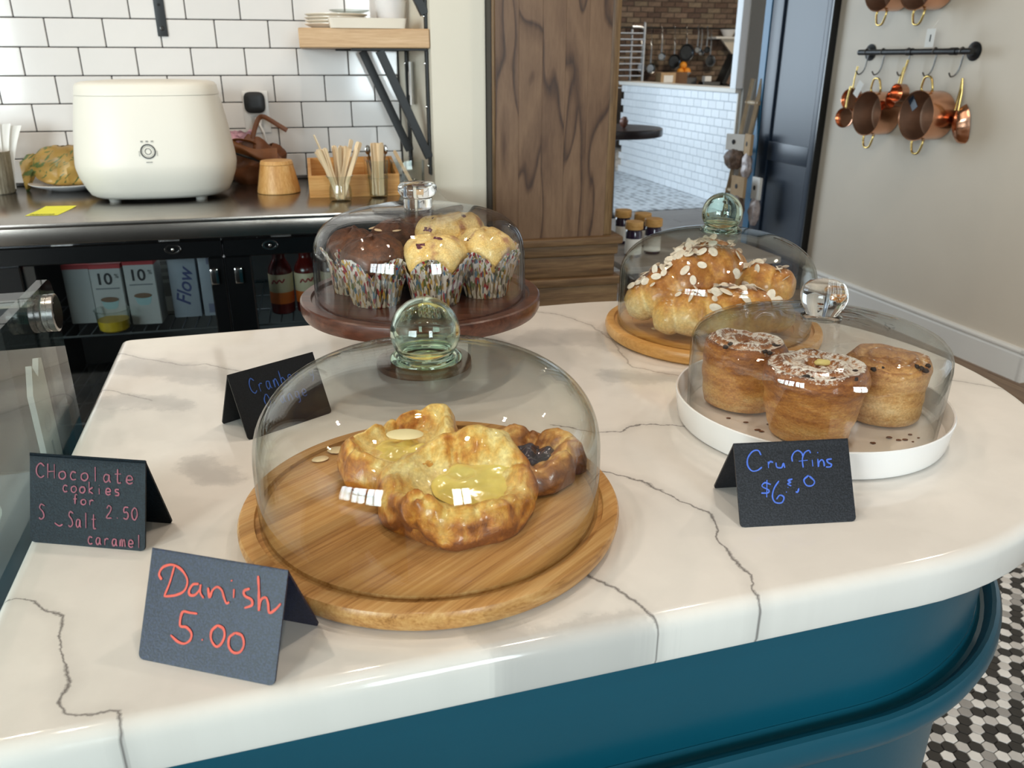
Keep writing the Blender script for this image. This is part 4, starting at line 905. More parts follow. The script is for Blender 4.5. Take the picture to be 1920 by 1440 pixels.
lamp('fridge_fill_light', FK @ Vector(K(-.2, .45, .865)), (0, 0, YK), .9, .6, (.95, .97, 1.0), .03)  # added fill light that brightens the cartons, no fitting behind it

def textmesh(s, size, name, mt, parent, M, extrude=.0002, shear=0.0, align='CENTER', bold=0.0):
    cu = bpy.data.curves.new(name, 'FONT'); cu.body = s; cu.size = size; cu.extrude = extrude; cu.shear = shear; cu.align_x = align; cu.align_y = 'CENTER'; cu.offset = bold
    tmp = bpy.data.objects.new('tmp', cu); COL.objects.link(tmp); dg = bpy.context.evaluated_depsgraph_get(); me = bpy.data.meshes.new_from_object(tmp.evaluated_get(dg)); bpy.data.objects.remove(tmp); bpy.data.curves.remove(cu)
    me.materials.clear(); me.materials.append(mt); o = link(name, me, parent); o.matrix_local = M; return o
FACE = RX(pi / 2)   # text standing upright, facing the viewer's side (-y)
ZF = .6495
CARTON = plain('carton_white', '#a9adab', .45, var=.03)
def carton(label, u, b, w_, h_, words=True):
    t = thing('milk_carton', label, 'carton', FK, K(u, b, ZF), rad(-2), 'cartons in the fridge')
    MB().box(-w_ / 2, w_ / 2, 0, w_, 0, h_, .002).build('body', CARTON, t)
    MB().box(-w_ / 2 - .0004, w_ / 2 + .0004, -.0006, w_, h_ - .012, h_ + .001, .001).build('red_top', INK_R, t)
    if words:
        textmesh('10', .042, 'number', INK, t, T(-.006, -.0005, h_ - .040) @ FACE, bold=.0008); textmesh('%', .016, 'percent_sign', INK, t, T(w_ * .34, -.0005, h_ - .032) @ FACE)
        MB().box(-w_ * .38, w_ * .38, -.0006, 0, h_ - .066, h_ - .0625, 0).build('rule', plain('grey_print', '#6c7275', .6), t)
        cup = MB().lathe([(.010, -.026), (.017, -.020), (.022, 0), (.0235, .001), (.0225, .002)], 24, M=T(0, -.0004, h_ - .094) @ Matrix.Diagonal((1, .02, 1, 1))); co = cup.build('printed_cup', plain('teal_print', '#8fb0b2', .5), t)
        MB().lathe([(0, 0), (.0215, 0), (.022, .0006), (0, .0006)], 24, M=T(0, -.0012, h_ - .0935) @ RX(pi / 2) @ Matrix.Diagonal((1, .32, 1, 1))).build('printed_coffee', plain('brown_print', '#6a523c', .5), co)
carton('white 10% carton on the fridge shelf, the left of the two showing a printed cup', -.552, .545, .076, .168)
carton('white 10% carton on the fridge shelf, the right of the two showing a printed cup', -.470, .545, .076, .174)
carton('shaded carton without lettering at the left end of the fridge shelf', -.634, .50, .066, .160, False)
t = thing('drink_carton', 'pale carton with slanting blue Flow lettering, behind the left fridge door', 'carton', FK, K(-.372, .50, ZF), 0, 'cartons in the fridge')
MB().box(-.036, .036, 0, .06, 0, .185, .004, 2).build('body', plain('silver_blue_carton', '#959fa8', .35), t); textmesh('Flow', .052, 'lettering', INK_B, t, T(.002, -.0006, .085) @ FACE @ RZ(rad(80)), shear=.3, bold=.0006)
t = thing('drink_carton', 'pale carton with small marks, beside the one lettered Flow', 'carton', FK, K(-.296, .50, ZF), 0, 'cartons in the fridge')
MB().box(-.034, .034, 0, .06, 0, .185, .004, 2).build('body', plain('silver_blue_carton', '#959fa8', .35), t)
MB().box(-.02, .02, -.0006, 0, .01, .035, 0).build('printed_patch', plain('blue_grey_print', '#6c7288', .5), t); MB().box(-.012, .014, -.0006, 0, .145, .165, 0).build('printed_emblem', plain('blue_grey_print', '#6c7288', .5), t)
t = thing('plastic_tub', 'grey plastic tub with a small framed label in the middle of the fridge shelf', 'tub', FK, K(-.425, .46, ZF))
MB().box(-.024, .022, 0, .07, 0, .175, .004, 2).build('body', plain('grey_tub', '#7d7c76', .4, var=.15, vscale=40), t)
m = MB(); m.box(-.016, .012, -.001, 0, .01, .052, 0); m.build('label_patch', plain('label_grey', '#b9b9b0', .5), t)
for k in range(4): MB().box(-.02, .018, -.001, 0, .09 + k * .02, .100 + k * .02, 0).build('printed_line', plain('line_grey', '#a4a39b', .5), t)
t = thing('fruit_tub', 'round tub with yellow contents in front of the milk cartons', 'tub', FK, K(-.545, .575, ZF))
MB().lathe([(0, .001), (.030, .001), (.036, .006), (.0385, .030), (0, .033)], 36).build('yellow_contents', plain('lemon_yellow', '#d9b52c', .4, var=.15, vscale=50), t)
MB().lathe([(.031, 0), (.038, .005), (.0415, .055), (.044, .057), (.0425, .058), (.0405, .056), (.0370, .006), (.0, .002)], 36, caps=False).build('bowl', CUPGL, t, 40)
for k, (u, lb, lc) in enumerate(((-.118, 'red juice bottle with cream and orange label, left of the pair', '#d8701e'), (-.048, 'red juice bottle with cream and orange label, right of the pair', '#d8701e'), (.022, 'dark bottle with a cream and green label, partly behind the walnut stand', '#2f7a68'))):
    t = thing('juice_bottle', lb, 'bottle', FK, K(u, .50, ZF), .2 * k - .2, 'bottles in the fridge')
    MB().lathe([(0, 0), (.030, 0), (.0325, .003), (.0325, .115), (.030, .128), (.018, .150), (.0165, .155), (.0165, .17)], 36).build('glass_body', plain('red_juice' if k < 2 else 'dark_juice', '#641409' if k < 2 else '#33281c', .12, var=.05, coat=.3), t)
    MB().lathe([(.0328, .030), (.0330, .031), (.0330, .064), (.0328, .065)], 36, caps=False).build('lower_label', plain('label' + lc, lc, .5), t)
    lb_ = MB().lathe([(.0328, .062), (.0331, .0625), (.0331, .112), (.0328, .1125)], 36, caps=False).build('cream_label', plain('cream_label', '#e3d9b4', .5), t)
    MB().lathe([(.0332, .088), (.0334, .089), (.0334, .100), (.0332, .101)], 10, caps=False, M=RZ(-.2 * k + .2)).build('red_script', INK_R, lb_) if False else None
    sc = MB(); a0 = -pi / 2
    sc.tube(smooth_steps([(.0334 * cos(a0 + x), .0334 * sin(a0 + x), .094 + .004 * sin(x * 14) + x * .004) for x in [(-.55 + 1.1 * i / 18) for i in range(19)]], 2), .0022, 5); sc.build('red_script', INK_R, lb_)
    MB().lathe([(0, .165), (.018, .165), (.018, .184), (.0165, .186), (0, .186)], 24).build('cap', plain('bottle_cap', '#7c2018', .4), t)

# ------------------------------------------------------------------ things on the steel worktop
t = thing('food_recycler', 'cream countertop food recycler with a round dial print on its front', 'appliance', FK, K(-.420, .305, ZW))
def ov(a, b, z, n=72, e=2.9, sx=0):
    return [(sx + a * math.copysign(abs(cos(2 * pi * i / n)) ** (2 / e), cos(2 * pi * i / n)), b * math.copysign(abs(sin(2 * pi * i / n)) ** (2 / e), sin(2 * pi * i / n)), z) for i in range(n)]
sec = [(.142, .100, .008, 0), (.166, .122, .010, 0), (.179, .135, .018, 0), (.188, .144, .035, 0), (.2000, .156, .065, 0), (.2045, .161, .088, 0), (.2045, .161, .10, 0), (.2025, .159, .12, 0), (.193, .149, .19, 0), (.181, .137, .258, 0), (.178, .134, .270, 0)]
MB().loft([ov(a, b, z, sx=s) for a, b, z, s in sec]).build('body', CREAM_P, t, 40)
MB().loft([ov(.1765, .1325, .2702), ov(.1790, .135, .2708), ov(.1750, .131, .293), ov(.171, .127, .299), ov(.158, .115, .3035), ov(.10, .07, .307), ov(.01, .01, .3085)]).build('lid', CREAM_P, t, 40)
for x in (-.11, .11):
    for y in (-.085, .085): MB().lathe([(0, 0), (.014, 0), (.017, .010)], 16, M=T(x, y, 0)).build('foot', plain('foot_rubber', '#8d8b84', .6), t)
def bodyface(u, z):  # y of the front at height z near the middle
    q = (z - .12) / (.19 - .12); return -(.159 + (.149 - .159) * q)
zz = .136; BM = T(.004, bodyface(0, zz) - .0012, zz) @ RX(pi / 2 - rad(8)) @ Matrix.Diagonal((1.25, 1.25, 1, 1))
dl = MB().lathe([(.0125, 0), (.0128, .0006), (.0148, .0006), (.015, 0)], 40, M=BM, caps=False).build('dial_ring', plain('dark_print', '#3b3a38', .5), t)
MB().lathe([(.0052, 0), (.0054, .0006), (.0064, .0006), (.0066, 0)], 30, M=BM, caps=False).build('button_ring', plain('mid_print', '#6a6863', .5), dl)
m = MB()
for k in range(20):
    a = 2 * pi * k / 20; m.box(-.0004, .0004, .0095, .0118, 0, .0006, 0, M=BM @ RZ(a))
m.build('dial_ticks', plain('mid_print', '#6a6863', .5), dl)['kind'] = 'stuff'
m = MB()
for x in (-.010, 0, .010): m.box(x - .0022, x + .0022, .0185, .0215, 0, .0006, 0, M=BM)
m.box(-.006, .006, -.0225, -.0205, 0, .0006, 0, M=BM)
for s in (-1, 1):
    for k in range(4): m.box(s * .0172 - .0008, s * .0172 + .0008, -.009 + k * .0028, -.0075 + k * .0028, 0, .0006, 0, M=BM)
m.build('dial_symbols', plain('light_print', '#8d8a83', .5), dl)['kind'] = 'stuff'
# yellow note
t = thing('sticky_note', 'bright yellow sticky note with smudged black lettering, on the worktop', 'note', FK, K(-.657, .51, ZW + .0004), rad(-6))
MB().grid(lambda i, j: (-.038 + .076 * i, -.066 + .13 * j, .0003 + .010 * max(0, j - .55) ** 2), 6, 10).build('paper', YELLOW, t)
m = MB()
for k, wd in enumerate((.006, .004, .007, .003, .006, .004)):
    m.tube(smooth_steps([(-.028 + k * .0095, -.060, .0012), (-.026 + k * .0095, -.052, .0012), (-.024 + k * .0095 + wd * .3, -.058, .0012), (-.022 + k * .0095, -.051, .0012)], 4), .0011, 5, flat=.3, up=(0, 0, 1))
m.build('handwriting', INK, t)
# wrapped bowl on a plate
o = MB().lathe([(0, .0), (.055, .0), (.075, .008), (.105, .017), (.112, .021), (.113, .0225), (.110, .0235), (.074, .0115), (.055, .0075), (0, .007)], 56).build('plate', CERAMIC, None, 40); put(o, FK, K(-.700, .120, ZW + .0003)); tag(o, 'white plate holding the wrapped bundle behind the cream food recycler', 'plate')
GOLDW, nt, out = newmat('gold_leaf_print_wrap'); p = principled(nt, out, .45); vec = coords(nt); n = noisen(nt, vec, 9, 3)
wv = nd(nt, 'ShaderNodeTexNoise'); val(wv, 'Scale', 16.0); val(wv, 'Distortion', 2.0); nt.links.new(coords(nt, (1, 1, 3.2), (0, .6, 0)), wv.inputs['Vector'])
c = mix(nt, ramp(nt, wv.outputs[0], [(.57, (0, 0, 0, 1)), (.60, (1, 1, 1, 1))]), ramp(nt, n, [(.3, lin('#7f6128')), (.7, lin('#b8944c'))]), lin('#4b5a2c')); nt.links.new(c, p.inputs['Base Color'])
t = thing('wrapped_bundle', 'crumpled gold wrap with dark green leaf print around a loaf, left of the recycler', 'bundle', FK, K(-.705, .105, ZW + .0125), 0)
def wrapf(i, j):
    a = 2 * pi * i; q = math.sin(pi * (.03 + .94 * j)); z = .098 * (1 - cos(pi * j)) / 2 * (1 + .06 * noise.noise(Vector((cos(a) * 2, sin(a) * 2, j * 3))))
    ex = 1 + .24 * noise.noise(Vector((cos(a) * 2.2, sin(a) * 2.2, j * 4))) + .09 * noise.noise(Vector((cos(a) * 7, sin(a) * 7, j * 9))); r = (q ** .55) * ex * (1 - .12 * j)
    return (.098 * r * cos(a), .066 * r * sin(a), z * 1.12)
MB().grid(wrapf, 56, 22, wu=True).build('wrap', GOLDW, t, 25)
def tuck(i, j):   # twisted flap at the left end
    a = 2 * pi * i; s = j; r = .018 + .022 * s + .012 * noise.noise(Vector((cos(a) * 2, sin(a) * 2, s * 3))); return (-.066 - .050 * s, -.012 + r * .40 * cos(a) - .012 * s, .070 - .005 * s - .030 * s * s + r * 1.05 * sin(a) * (1 + .25 * sin(3 * a) * s))
MB().grid(tuck, 26, 8, wu=True).build('twisted_flap', GOLDW, t, 25)
# striped cup with napkins
t = thing('ribbed_pot', 'ribbed grey-brown pot at the left end of the worktop holding napkins and pegs', 'pot', FK, K(-.893, .150, ZW))
RIB = wood('striped_pot', ['#6d6250', '#9b917d', '#b7ae9b'], axis=2, scale=22, stretch=60, rough=.6, rnd=False)
MB().lathe([(0, 0), (.046, 0), (.048, .003), (.055, .112), (.0565, .115), (.0545, .116), (.050, .112), (.044, .01), (0, .008)], 90, rf=lambda a, k, r, z: (r * (1 + (.022 * cos(30 * a) if 1 < k < 4 else 0)), z)).build('pot', RIB, t, 60)
for k in range(5):
    tt = thing('napkin', 'folded white paper napkin fanned out of the ribbed pot', 'napkin', FK, K(-.893 - .014 + k * .009, .150 + .012 - k * .003, ZW + .010), rad(-10 + 6 * k), 'napkins in the ribbed pot')
    MB().grid(lambda i, j, k=k: ((-.028 + .056 * i) * (1 + .15 * j) + .045 * j * j * (k - 1.2) / 3 + .004 * sin(9 * i), .0015 * sin(20 * i + k) - .004, j * (.185 - .006 * abs(k - 2))), 14, 8).build('sheet', PAPER, tt, 40)
for k, (dx, dy) in enumerate(((-.014, -.040), (.020, -.036))):
    tt = thing('wooden_peg', ('left' if k == 0 else 'right') + ' round-ended brown wooden peg hooked over the ribbed pot', 'peg', FK, K(-.893 + dx, .150 - dy, ZW + .085), 0, 'pegs on the ribbed pot')
    MB().lathe([(0, 0), (.014, 0), (.0155, .002), (.0155, .008), (0, .0085)], 24, M=T(0, -.014, .030) @ RX(pi / 2)).build('face', plain('peg_end', '#c79a6c', .5), tt); MB().tube([(0, -.010, .030), (.001, -.012, .0), (0, -.006, -.03)], [.013, .010, .006], 10).build('stem', plain('peg_brown', '#4a2b18', .5, var=.2), tt)
# socket with charger
t = thing('wall_socket', 'white double wall socket plate on the tiles', 'socket', FK, K(-.162, .0086, 1.157))
MB().box(-.0385, .0385, -.006, 0, -.062, .062, .003, 2).build('cover_plate', WHITE_P, t); MB().box(-.018, .018, -.0075, -.005, -.045, -.012, .003).build('outlet_face', plain('socket_face', '#cfccc8', .4), t)
t = thing('smart_plug', 'black rounded square device plugged into the wall socket', 'plug', FK, K(-.164, .0150, 1.186))
def sq(a, y, n=48, e=3.6): return [(a * math.copysign(abs(cos(2 * pi * i / n)) ** (2 / e), cos(2 * pi * i / n)), y, a * math.copysign(abs(sin(2 * pi * i / n)) ** (2 / e), sin(2 * pi * i / n))) for i in range(n)]
MB().loft([sq(.031, 0), sq(.0335, -.003), sq(.034, -.018), sq(.0325, -.022)]).build('rim', WHITE_P, t, 40); MB().loft([sq(.0315, -.0215), sq(.0310, -.0265), sq(.028, -.0285), sq(.01, -.0292), sq(.001, -.0292)]).build('face', BLACK, t, 40)
t = thing('power_cord', 'white power cord with square plug hanging from the wall socket', 'cord', FK, K(-.158, .0165, 1.130))
MB().box(-.010, .010, -.018, 0, -.008, .014, .003, 2).build('plug', WHITE_P, t); MB().tube(smooth_steps([(0, -.014, -.005), (.006, -.022, -.016), (.014, -.028, -.038), (.017, -.03, -.062), (.014, -.028, -.085), (.006, -.02, -.12), (0, -.01, -.165)], 6), .0033, 8).build('cable', WHITE_P, t)
# leather bag
t = thing('leather_bag', 'slouching brown leather bag with loose straps, between the recycler and the wooden cup', 'bag', FK, K(-.185, .095, ZW))
def bagf(i, j):
    a = 2 * pi * i; q = (sin(pi * (.10 + .82 * j))) ** .6; n = noise.noise(Vector((cos(a) * 1.7, sin(a) * 1.7, j * 2.6))); n2 = noise.noise(Vector((cos(a) * 5, sin(a) * 5, j * 8)))
    r = q * (1 + .26 * n + .12 * n2) * (1 - .35 * j * (cos(a) < 0) * abs(cos(a)))
    return (.092 * r * cos(a) + .02 * j, .058 * r * sin(a), .132 * j * (1 + .14 * n) * (1 - .18 * max(0, cos(a)) * j))
b = MB().grid(bagf, 48, 20, wu=True).build('body', LEATHER, t, 30)
MB().tube(smooth_steps([(-.06, -.05, .100), (-.02, -.062, .088), (.03, -.060, .070), (.07, -.045, .052)], 5), .0035, 6).build('zip_seam', BLACK, b)
fl = MB().grid(lambda i, j: (-.072 + .15 * i, -.058 + .02 * (i - .4) ** 2 + .006 * sin(8 * i) - .012 * sin(pi * j), .085 + .045 * j - .03 * i * i + .012 * sin(5 * i + 2 * j)), 16, 8).build('flap', LEATHER_L, t, 40)
MB().tube(smooth_steps([(.006, -.03, .105), (.012, -.028, .145), (.030, -.012, .188), (.044, .0, .196), (.062, -.006, .188), (.090, -.012, .170), (.112, -.016, .156)], 6), .0070, 8, flat=.28, up=(0, 1, 0)).build('long_strap', LEATHER, t)
MB().tube(smooth_steps([(-.055, -.035, .126), (-.035, -.045, .135), (.0, -.04, .128), (.02, -.035, .115)], 5), .010, 8, flat=.3, up=(0, .3, 1)).build('short_strap', LEATHER_L, t)
MB().grid(lambda i, j: (-.085 + .085 * i + .01 * j, .0 + .02 * sin(6 * i) * j + .01 * noise.noise(Vector((i * 5, j * 5, 1))), .105 + .05 * j + .012 * noise.noise(Vector((i * 6, j * 4, 3)))), 14, 8).build('pink_lining', PINK, t, 30)
# bamboo cup (upside-down tapering)
t = thing('bamboo_canister', 'small tapering bamboo canister with lid beside the leather bag', 'canister', FK, K(-.106, .305, ZW))
MB().lathe([(0, 0), (.058, 0), (.0605, .002), (.0605, .006), (.0465, .076), (.046, .078), (0, .078)], 56).build('body', BAMBOO_V, t, 30); MB().lathe([(0, .0785), (.046, .0785), (.0465, .080), (.0440, .0885), (.0425, .0895), (0, .0895)], 56).build('lid', BAMBOO_V, t, 30)
# bamboo caddy
t = thing('bamboo_caddy', 'long open bamboo box with dividers behind the stirrer glasses', 'caddy', FK, K(.105, .33, ZW))
L2 = .125; D2 = .115; zb = lambda x: None
MB().box(-L2, L2, -D2, D2, .0, .008, .001).build('base', BAMBOO_H, t)
MB().box(-L2, L2, -D2, -D2 + .009, .008, .060, .001).build('front_board', BAMBOO_H, t); MB().box(-L2, L2, D2 - .009, D2, .008, .085, .001).build('back_board', BAMBOO_H, t)
for x in (-L2 + .0045, -.045, .045, L2 - .0045):
    V = [(x - .0045, -D2 + .009, .008), (x - .0045, D2 - .009, .008), (x - .0045, D2 - .009, .085), (x - .0045, -D2 + .009, .060)]; V += [(a + .009, b, c) for a, b, c in V]
    MB().add(V, [[0, 3, 2, 1], [4, 5, 6, 7], [0, 1, 5, 4], [1, 2, 6, 5], [2, 3, 7, 6], [3, 0, 4, 7]]).build('side_board', BAMBOO_H, t)
for k in range(9):
    sx = .055 + .010 * (k % 5); tt = thing('teaspoon', 'steel teaspoon in the right end of the bamboo caddy', 'spoon', FK, K(.105 + sx + .006, .33 - .045 + .016 * (k // 5), ZW + .0105), rad(40 * k), 'teaspoons in the caddy')
    MB().tube([(0, 0, 0), (.004, 0, .05), (.01, 0, .09)], [.003, .0022, .003], 7).build('handle', CHROME, tt); MB().ball((.012, 0, .102), .009, .0035, .014, 12, 8).build('bowl', CHROME, tt)
for k, (x, y) in enumerate(((-.10, -.06), (-.085, -.03), (.0, -.05))):
    o = MB().ball((0, 0, .007), .007, n=12, m=8).build('foil_sweet', CHROME); put(o, FK, K(.105 + x, .33 - y, ZW + .008)); tag(o, 'tiny shiny foil ball inside the bamboo caddy', 'sweet', 'foil balls in the caddy')
# glasses of stirrers
def stick(grp, lb, base, tip, wd=.0052, flatdir=(0, 1, 0), th=.0016):
    base, tip = Vector(base), Vector(tip); d = tip - base; L = d.length
    M = Matrix.Translation(base) @ AX(d) @ RZ(random.uniform(0, 3.1))
    o = link('wooden_stirrer', stick_mesh(round(L / .02) * .02, wd), None); o.matrix_world = FK @ M
    return tag(o, lb, 'stirrer', grp)
_st = {}
def stick_mesh(L, wd):
    wd *= 1.18
    k = (round(L, 3), wd)
    if k not in _st:
        P = [(-wd, .004), (-wd * .6, 0), (wd * .6, 0), (wd, .004), (wd, L - .006), (wd * .7, L - .001), (0, L), (-wd * .7, L - .001), (-wd, L - .006)]; n = len(P)
        V = [(x, -.0009, z) for x, z in P] + [(x, .0009, z) for x, z in P]
        _st[k] = MB().add(V, [list(range(n)), list(range(n, 2 * n))[::-1]] + [[i, n + i, n + (i + 1) % n, (i + 1) % n] for i in range(n)]).mesh('wooden_stirrer', STICK_W, 25)
    return _st[k]
JC = K(.062, .512, ZW); o = thing('stirrer_jar', 'waisted glass jar crowded with wooden stirrers, in front of the bamboo caddy', 'jar', FK, JC)
MB().lathe([(0, 0), (.026, 0), (.029, .003), (.0305, .018), (.029, .036), (.025, .048), (.027, .056), (.0345, .066), (.0358, .068), (.034, .0685), (.0255, .057), (.0232, .048), (.027, .035), (.0283, .018), (.026, .006), (0, .004)], 44, caps=False).build('glass', CUPGL, o, 50)
for k in range(26):
    a = random.uniform(0, 2 * pi); r = random.uniform(.0, .012); bx, by = r * cos(a), r * sin(a)
    if k < 9: tx, ty, tz = -.045 + random.uniform(-.014, .012), random.uniform(-.02, .02), .142 + random.uniform(-.012, .008)
    elif k < 22: tx, ty, tz = random.uniform(-.012, .040), random.uniform(-.02, .03), .150 + random.uniform(-.008, .008)
    elif k == 22: tx, ty, tz = -.055, -.01, .168
    else: tx, ty, tz = .052 + random.uniform(0, .01), random.uniform(-.012, .01), .148
    stick('stirrers in the waisted jar', 'thin wooden stirrer standing in the waisted glass jar', (JC[0] + bx, JC[1] + by, ZW + .006), (JC[0] + tx, JC[1] + ty, ZW + tz))
GC = K(.168, .470, ZW); o = thing('stirrer_glass', 'tall straight glass packed with upright wooden stirrers', 'glass', FK, GC)
MB().lathe([(0, 0), (.0225, 0), (.0245, .003), (.0295, .100), (.0300, .101), (.0287, .1012), (.0230, .008), (0, .006)], 40, caps=False).build('glass', CUPGL, o, 50); MB().tube([(.0272 * cos(2 * pi * i / 32), .0272 * sin(2 * pi * i / 32), .055) for i in range(32)], .0012, 6, closed=True).build('moulded_ring', CUPGL, o)
for k in range(24):
    a = random.uniform(0, 2 * pi); r = random.uniform(.002, .018) ; bx, by = r * cos(a) * .8, r * sin(a) * .8; tx = bx + random.uniform(-.008, .008); ty = by * 1.2
    stick('stirrers in the straight glass', 'thin wooden stirrer standing upright in the straight glass', (GC[0] + bx, GC[1] + by, ZW + .007), (GC[0] + tx, GC[1] + ty, ZW + .138 + random.uniform(-.005, .006)))
RC = K(.262, .36, ZW); o = thing('square_jar', 'wide glass jar holding one leaning stirrer, right of the straight glass', 'jar', FK, RC)
MB().loft([[(x * .9, y * .9, z) for x, y, z in ov(.046, .04, 0.0005, 40, 5)], ov(.046, .04, .004, 40, 5), ov(.048, .042, .086, 40, 5), ov(.0465, .0405, .0865, 40, 5), ov(.044, .038, .006, 40, 5), ov(.001, .001, .0055, 40, 5)], cap=False).build('glass', CUPGL, o, 50)
stick('stirrer in the wide jar', 'single wooden stirrer leaning left in the wide glass jar', (RC[0] + .018, RC[1], ZW + .008), (RC[0] - .038, RC[1], ZW + .118), .006)

# ------------------------------------------------------------------ shelf on the wall
ZH = 1.340
t = thing('wall_shelf', 'thick pale wood shelf above the steel worktop', 'shelf', FK, K(.17, .15, ZH))
MB().box(-.183, .1795, -.142, .138, .0, .051, .0025).build('board', SHELF_W, t)
def bracket(label, b, u_end, u_tip, z_top, zb):
    t = thing('shelf_bracket', label, 'bracket', FK, K(u_end, b, z_top), 0, 'black brackets under the shelf'); h = z_top - zb; ln = u_end - u_tip
    MB().box(-ln - .05, -.0, -.013, .013, -.006, 0, .001).build('top_arm', BLACK, t); MB().box(-.006, 0, -.013, .013, -h, -.006, .001).build('wall_arm', BLACK, t)
    a = Vector((-ln + .03, 0, -.006)); c = Vector((-.004, 0, -h * .86)); d = c - a
    for s in (1,): MB().box(-.0135, .0135, -.012, .012, 0, d.length, .001, M=Matrix.Translation(a) @ AX(d)).build('diagonal_brace', BLACK, t)
    for z in (-.04, -h * .45, -h * .93):
        MB().lathe([(0, 0), (.0045, 0), (.0035, .003), (0, .0035)], 12, M=T(-.006, 0, z) @ RY(-pi / 2)).build('screw', CHROME, t)
bracket('near black steel bracket under the shelf, flush with the column edge', .262, .3442, .178, ZH - .0005, .985)
bracket('far black steel bracket under the shelf, close to the tiled wall', .095, .304, .140, ZH - .0005, .992)
t = thing('shelf_bracket', 'black bracket end of an upper shelf at the top edge above the plates', 'bracket', FK, K(.3455, .262, 1.77))
MB().box(-.006, 0, -.013, .013, -.378, 0, .001).build('wall_arm', BLACK, t); d = Vector((.17, 0, -.34)); MB().box(-.0135, .0135, -.012, .012, 0, d.length, .001, M=T(-.174, 0, .0) @ AX(d)).build('diagonal_brace', BLACK, t); MB().lathe([(0, 0), (.0045, 0), (.0035, .003), (0, .0035)], 12, M=T(-.006, 0, -.345) @ RY(-pi / 2)).build('screw', CHROME, t)
t = thing('wall_strap', 'flat black bracket strap with one screw on the tiles, above the recycler', 'bracket', FK, K(-.404, .0088, 1.372))
MB().box(-.0145, .0145, -.005, 0, 0, .42, .002, 2).build('strap', BLACK, t); MB().lathe([(0, 0), (.0065, 0), (.0055, .003), (0, .0035)], 18, M=T(0, -.005, .022) @ RX(pi / 2)).build('screw', CHROME, t)
MB().lathe([(0, 0), (.004, 0), (.004, .001), (0, .001)], 14, M=T(0, -.005, .085) @ RX(pi / 2)).build('empty_hole', plain('hole_black', '#050505', .8), t)
t = thing('switch_plate', 'white double switch plate on the side wall under the shelf', 'switch', FK @ T(*K(.3170, .135, 1.243)) @ RZ(rad(90 - 14)) , (0, 0, 0))
MB().box(-.050, .050, 0, .007, -.062, .062, .003, 2).build('cover_plate', WHITE_P, t)
for x in (-.024, .024): MB().box(x - .014, x + .014, .006, .0105, -.034, .034, .002).build('rocker', WHITE_P, t)
ZSH = ZH + .0512
pm = [(0, .003), (.055, .003), (.062, .001), (.065, .002), (.085, .010), (.0895, .0125), (.0895, .014), (.084, .0125), (.062, .006), (0, .006)]
for k in range(4):
    o = MB().lathe(pm, 56).build('plate', CERAMIC_C, None, 40); put(o, FK, K(.095 + .002 * (k % 2), .175, ZSH + .0085 * k)); tag(o, ['cream plate at the bottom of the stack on the shelf', 'second cream plate from the bottom of the stack on the shelf', 'third cream plate from the bottom of the stack on the shelf', 'topmost cream plate of the stack on the shelf'][k], 'plate', 'stacked plates on the shelf')
o = MB().lathe([(0, 0), (.03, 0), (.05, .006), (.058, .010), (.057, .011), (.03, .004), (0, .004)], 40).build('glass_saucer', CUPGL, None, 40); put(o, FK, K(.135, .17, ZSH + .0405)); tag(o, 'small clear saucer lying on top of the cream plate stack', 'saucer')
t = thing('rectangular_dish', 'long low cream rectangular dish at the front of the shelf', 'dish', FK, K(.178, .268, ZSH), rad(1))
MB().loft([ov(.104, .026, 0, 48, 9), ov(.1085, .030, .026, 48, 9), ov(.106, .0275, .026, 48, 9), ov(.102, .024, .004, 48, 9), ov(.01, .003, .0035, 48, 9)]).build('dish', CERAMIC_C, t, 40)
for k in range(2):
    o = MB().lathe([(0, 0), (.034, 0), (.037, .003), (.046, .075), (.0475, .078), (.0455, .079), (.042, .07), (.034, .008), (0, .006)], 44).build('white_cup', CERAMIC, None, 40); put(o, FK, K(.258, .125, ZSH + .026 * k)); tag(o, ('lower' if k == 0 else 'upper') + ' white cup of the nested pair at the right end of the shelf', 'cup', 'nested cups on the shelf')

# ------------------------------------------------------------------ navy door and blue casing on the wall with the copper
m = MB(); d0, d1 = 4.19, 4.775
m.box(TR - .030, TR + .0, d0, d1, .012, 2.25, .002)
door = struct('door_1', m, NAVY, FR)
for nm, a, b, c, d in (('stile', d0 + .004, d0 + .05, .012, 2.25), ('stile', d1 - .115, d1 - .0, .012, 2.25), ('rail', d0 + .05, d1 - .115, .725, .838), ('rail', d0 + .05, d1 - .115, .012, .14), ('rail', d0 + .05, d1 - .115, 2.13, 2.25)):
    MB().box(TR - .045, TR - .029, a, b, c, d, .004, 2).build(nm, NAVY, door)
MB().box(TR - .046, TR + .0, d0 - .012, d0 + .004, 0, 2.27, .002).build('edge_trim', BLACK_G, door)
m = MB(); m.box(TR - .044, TR + .14, 4.79, 4.86, 0, ZC, .002); struct('trim_1', m, BLUE, FR)

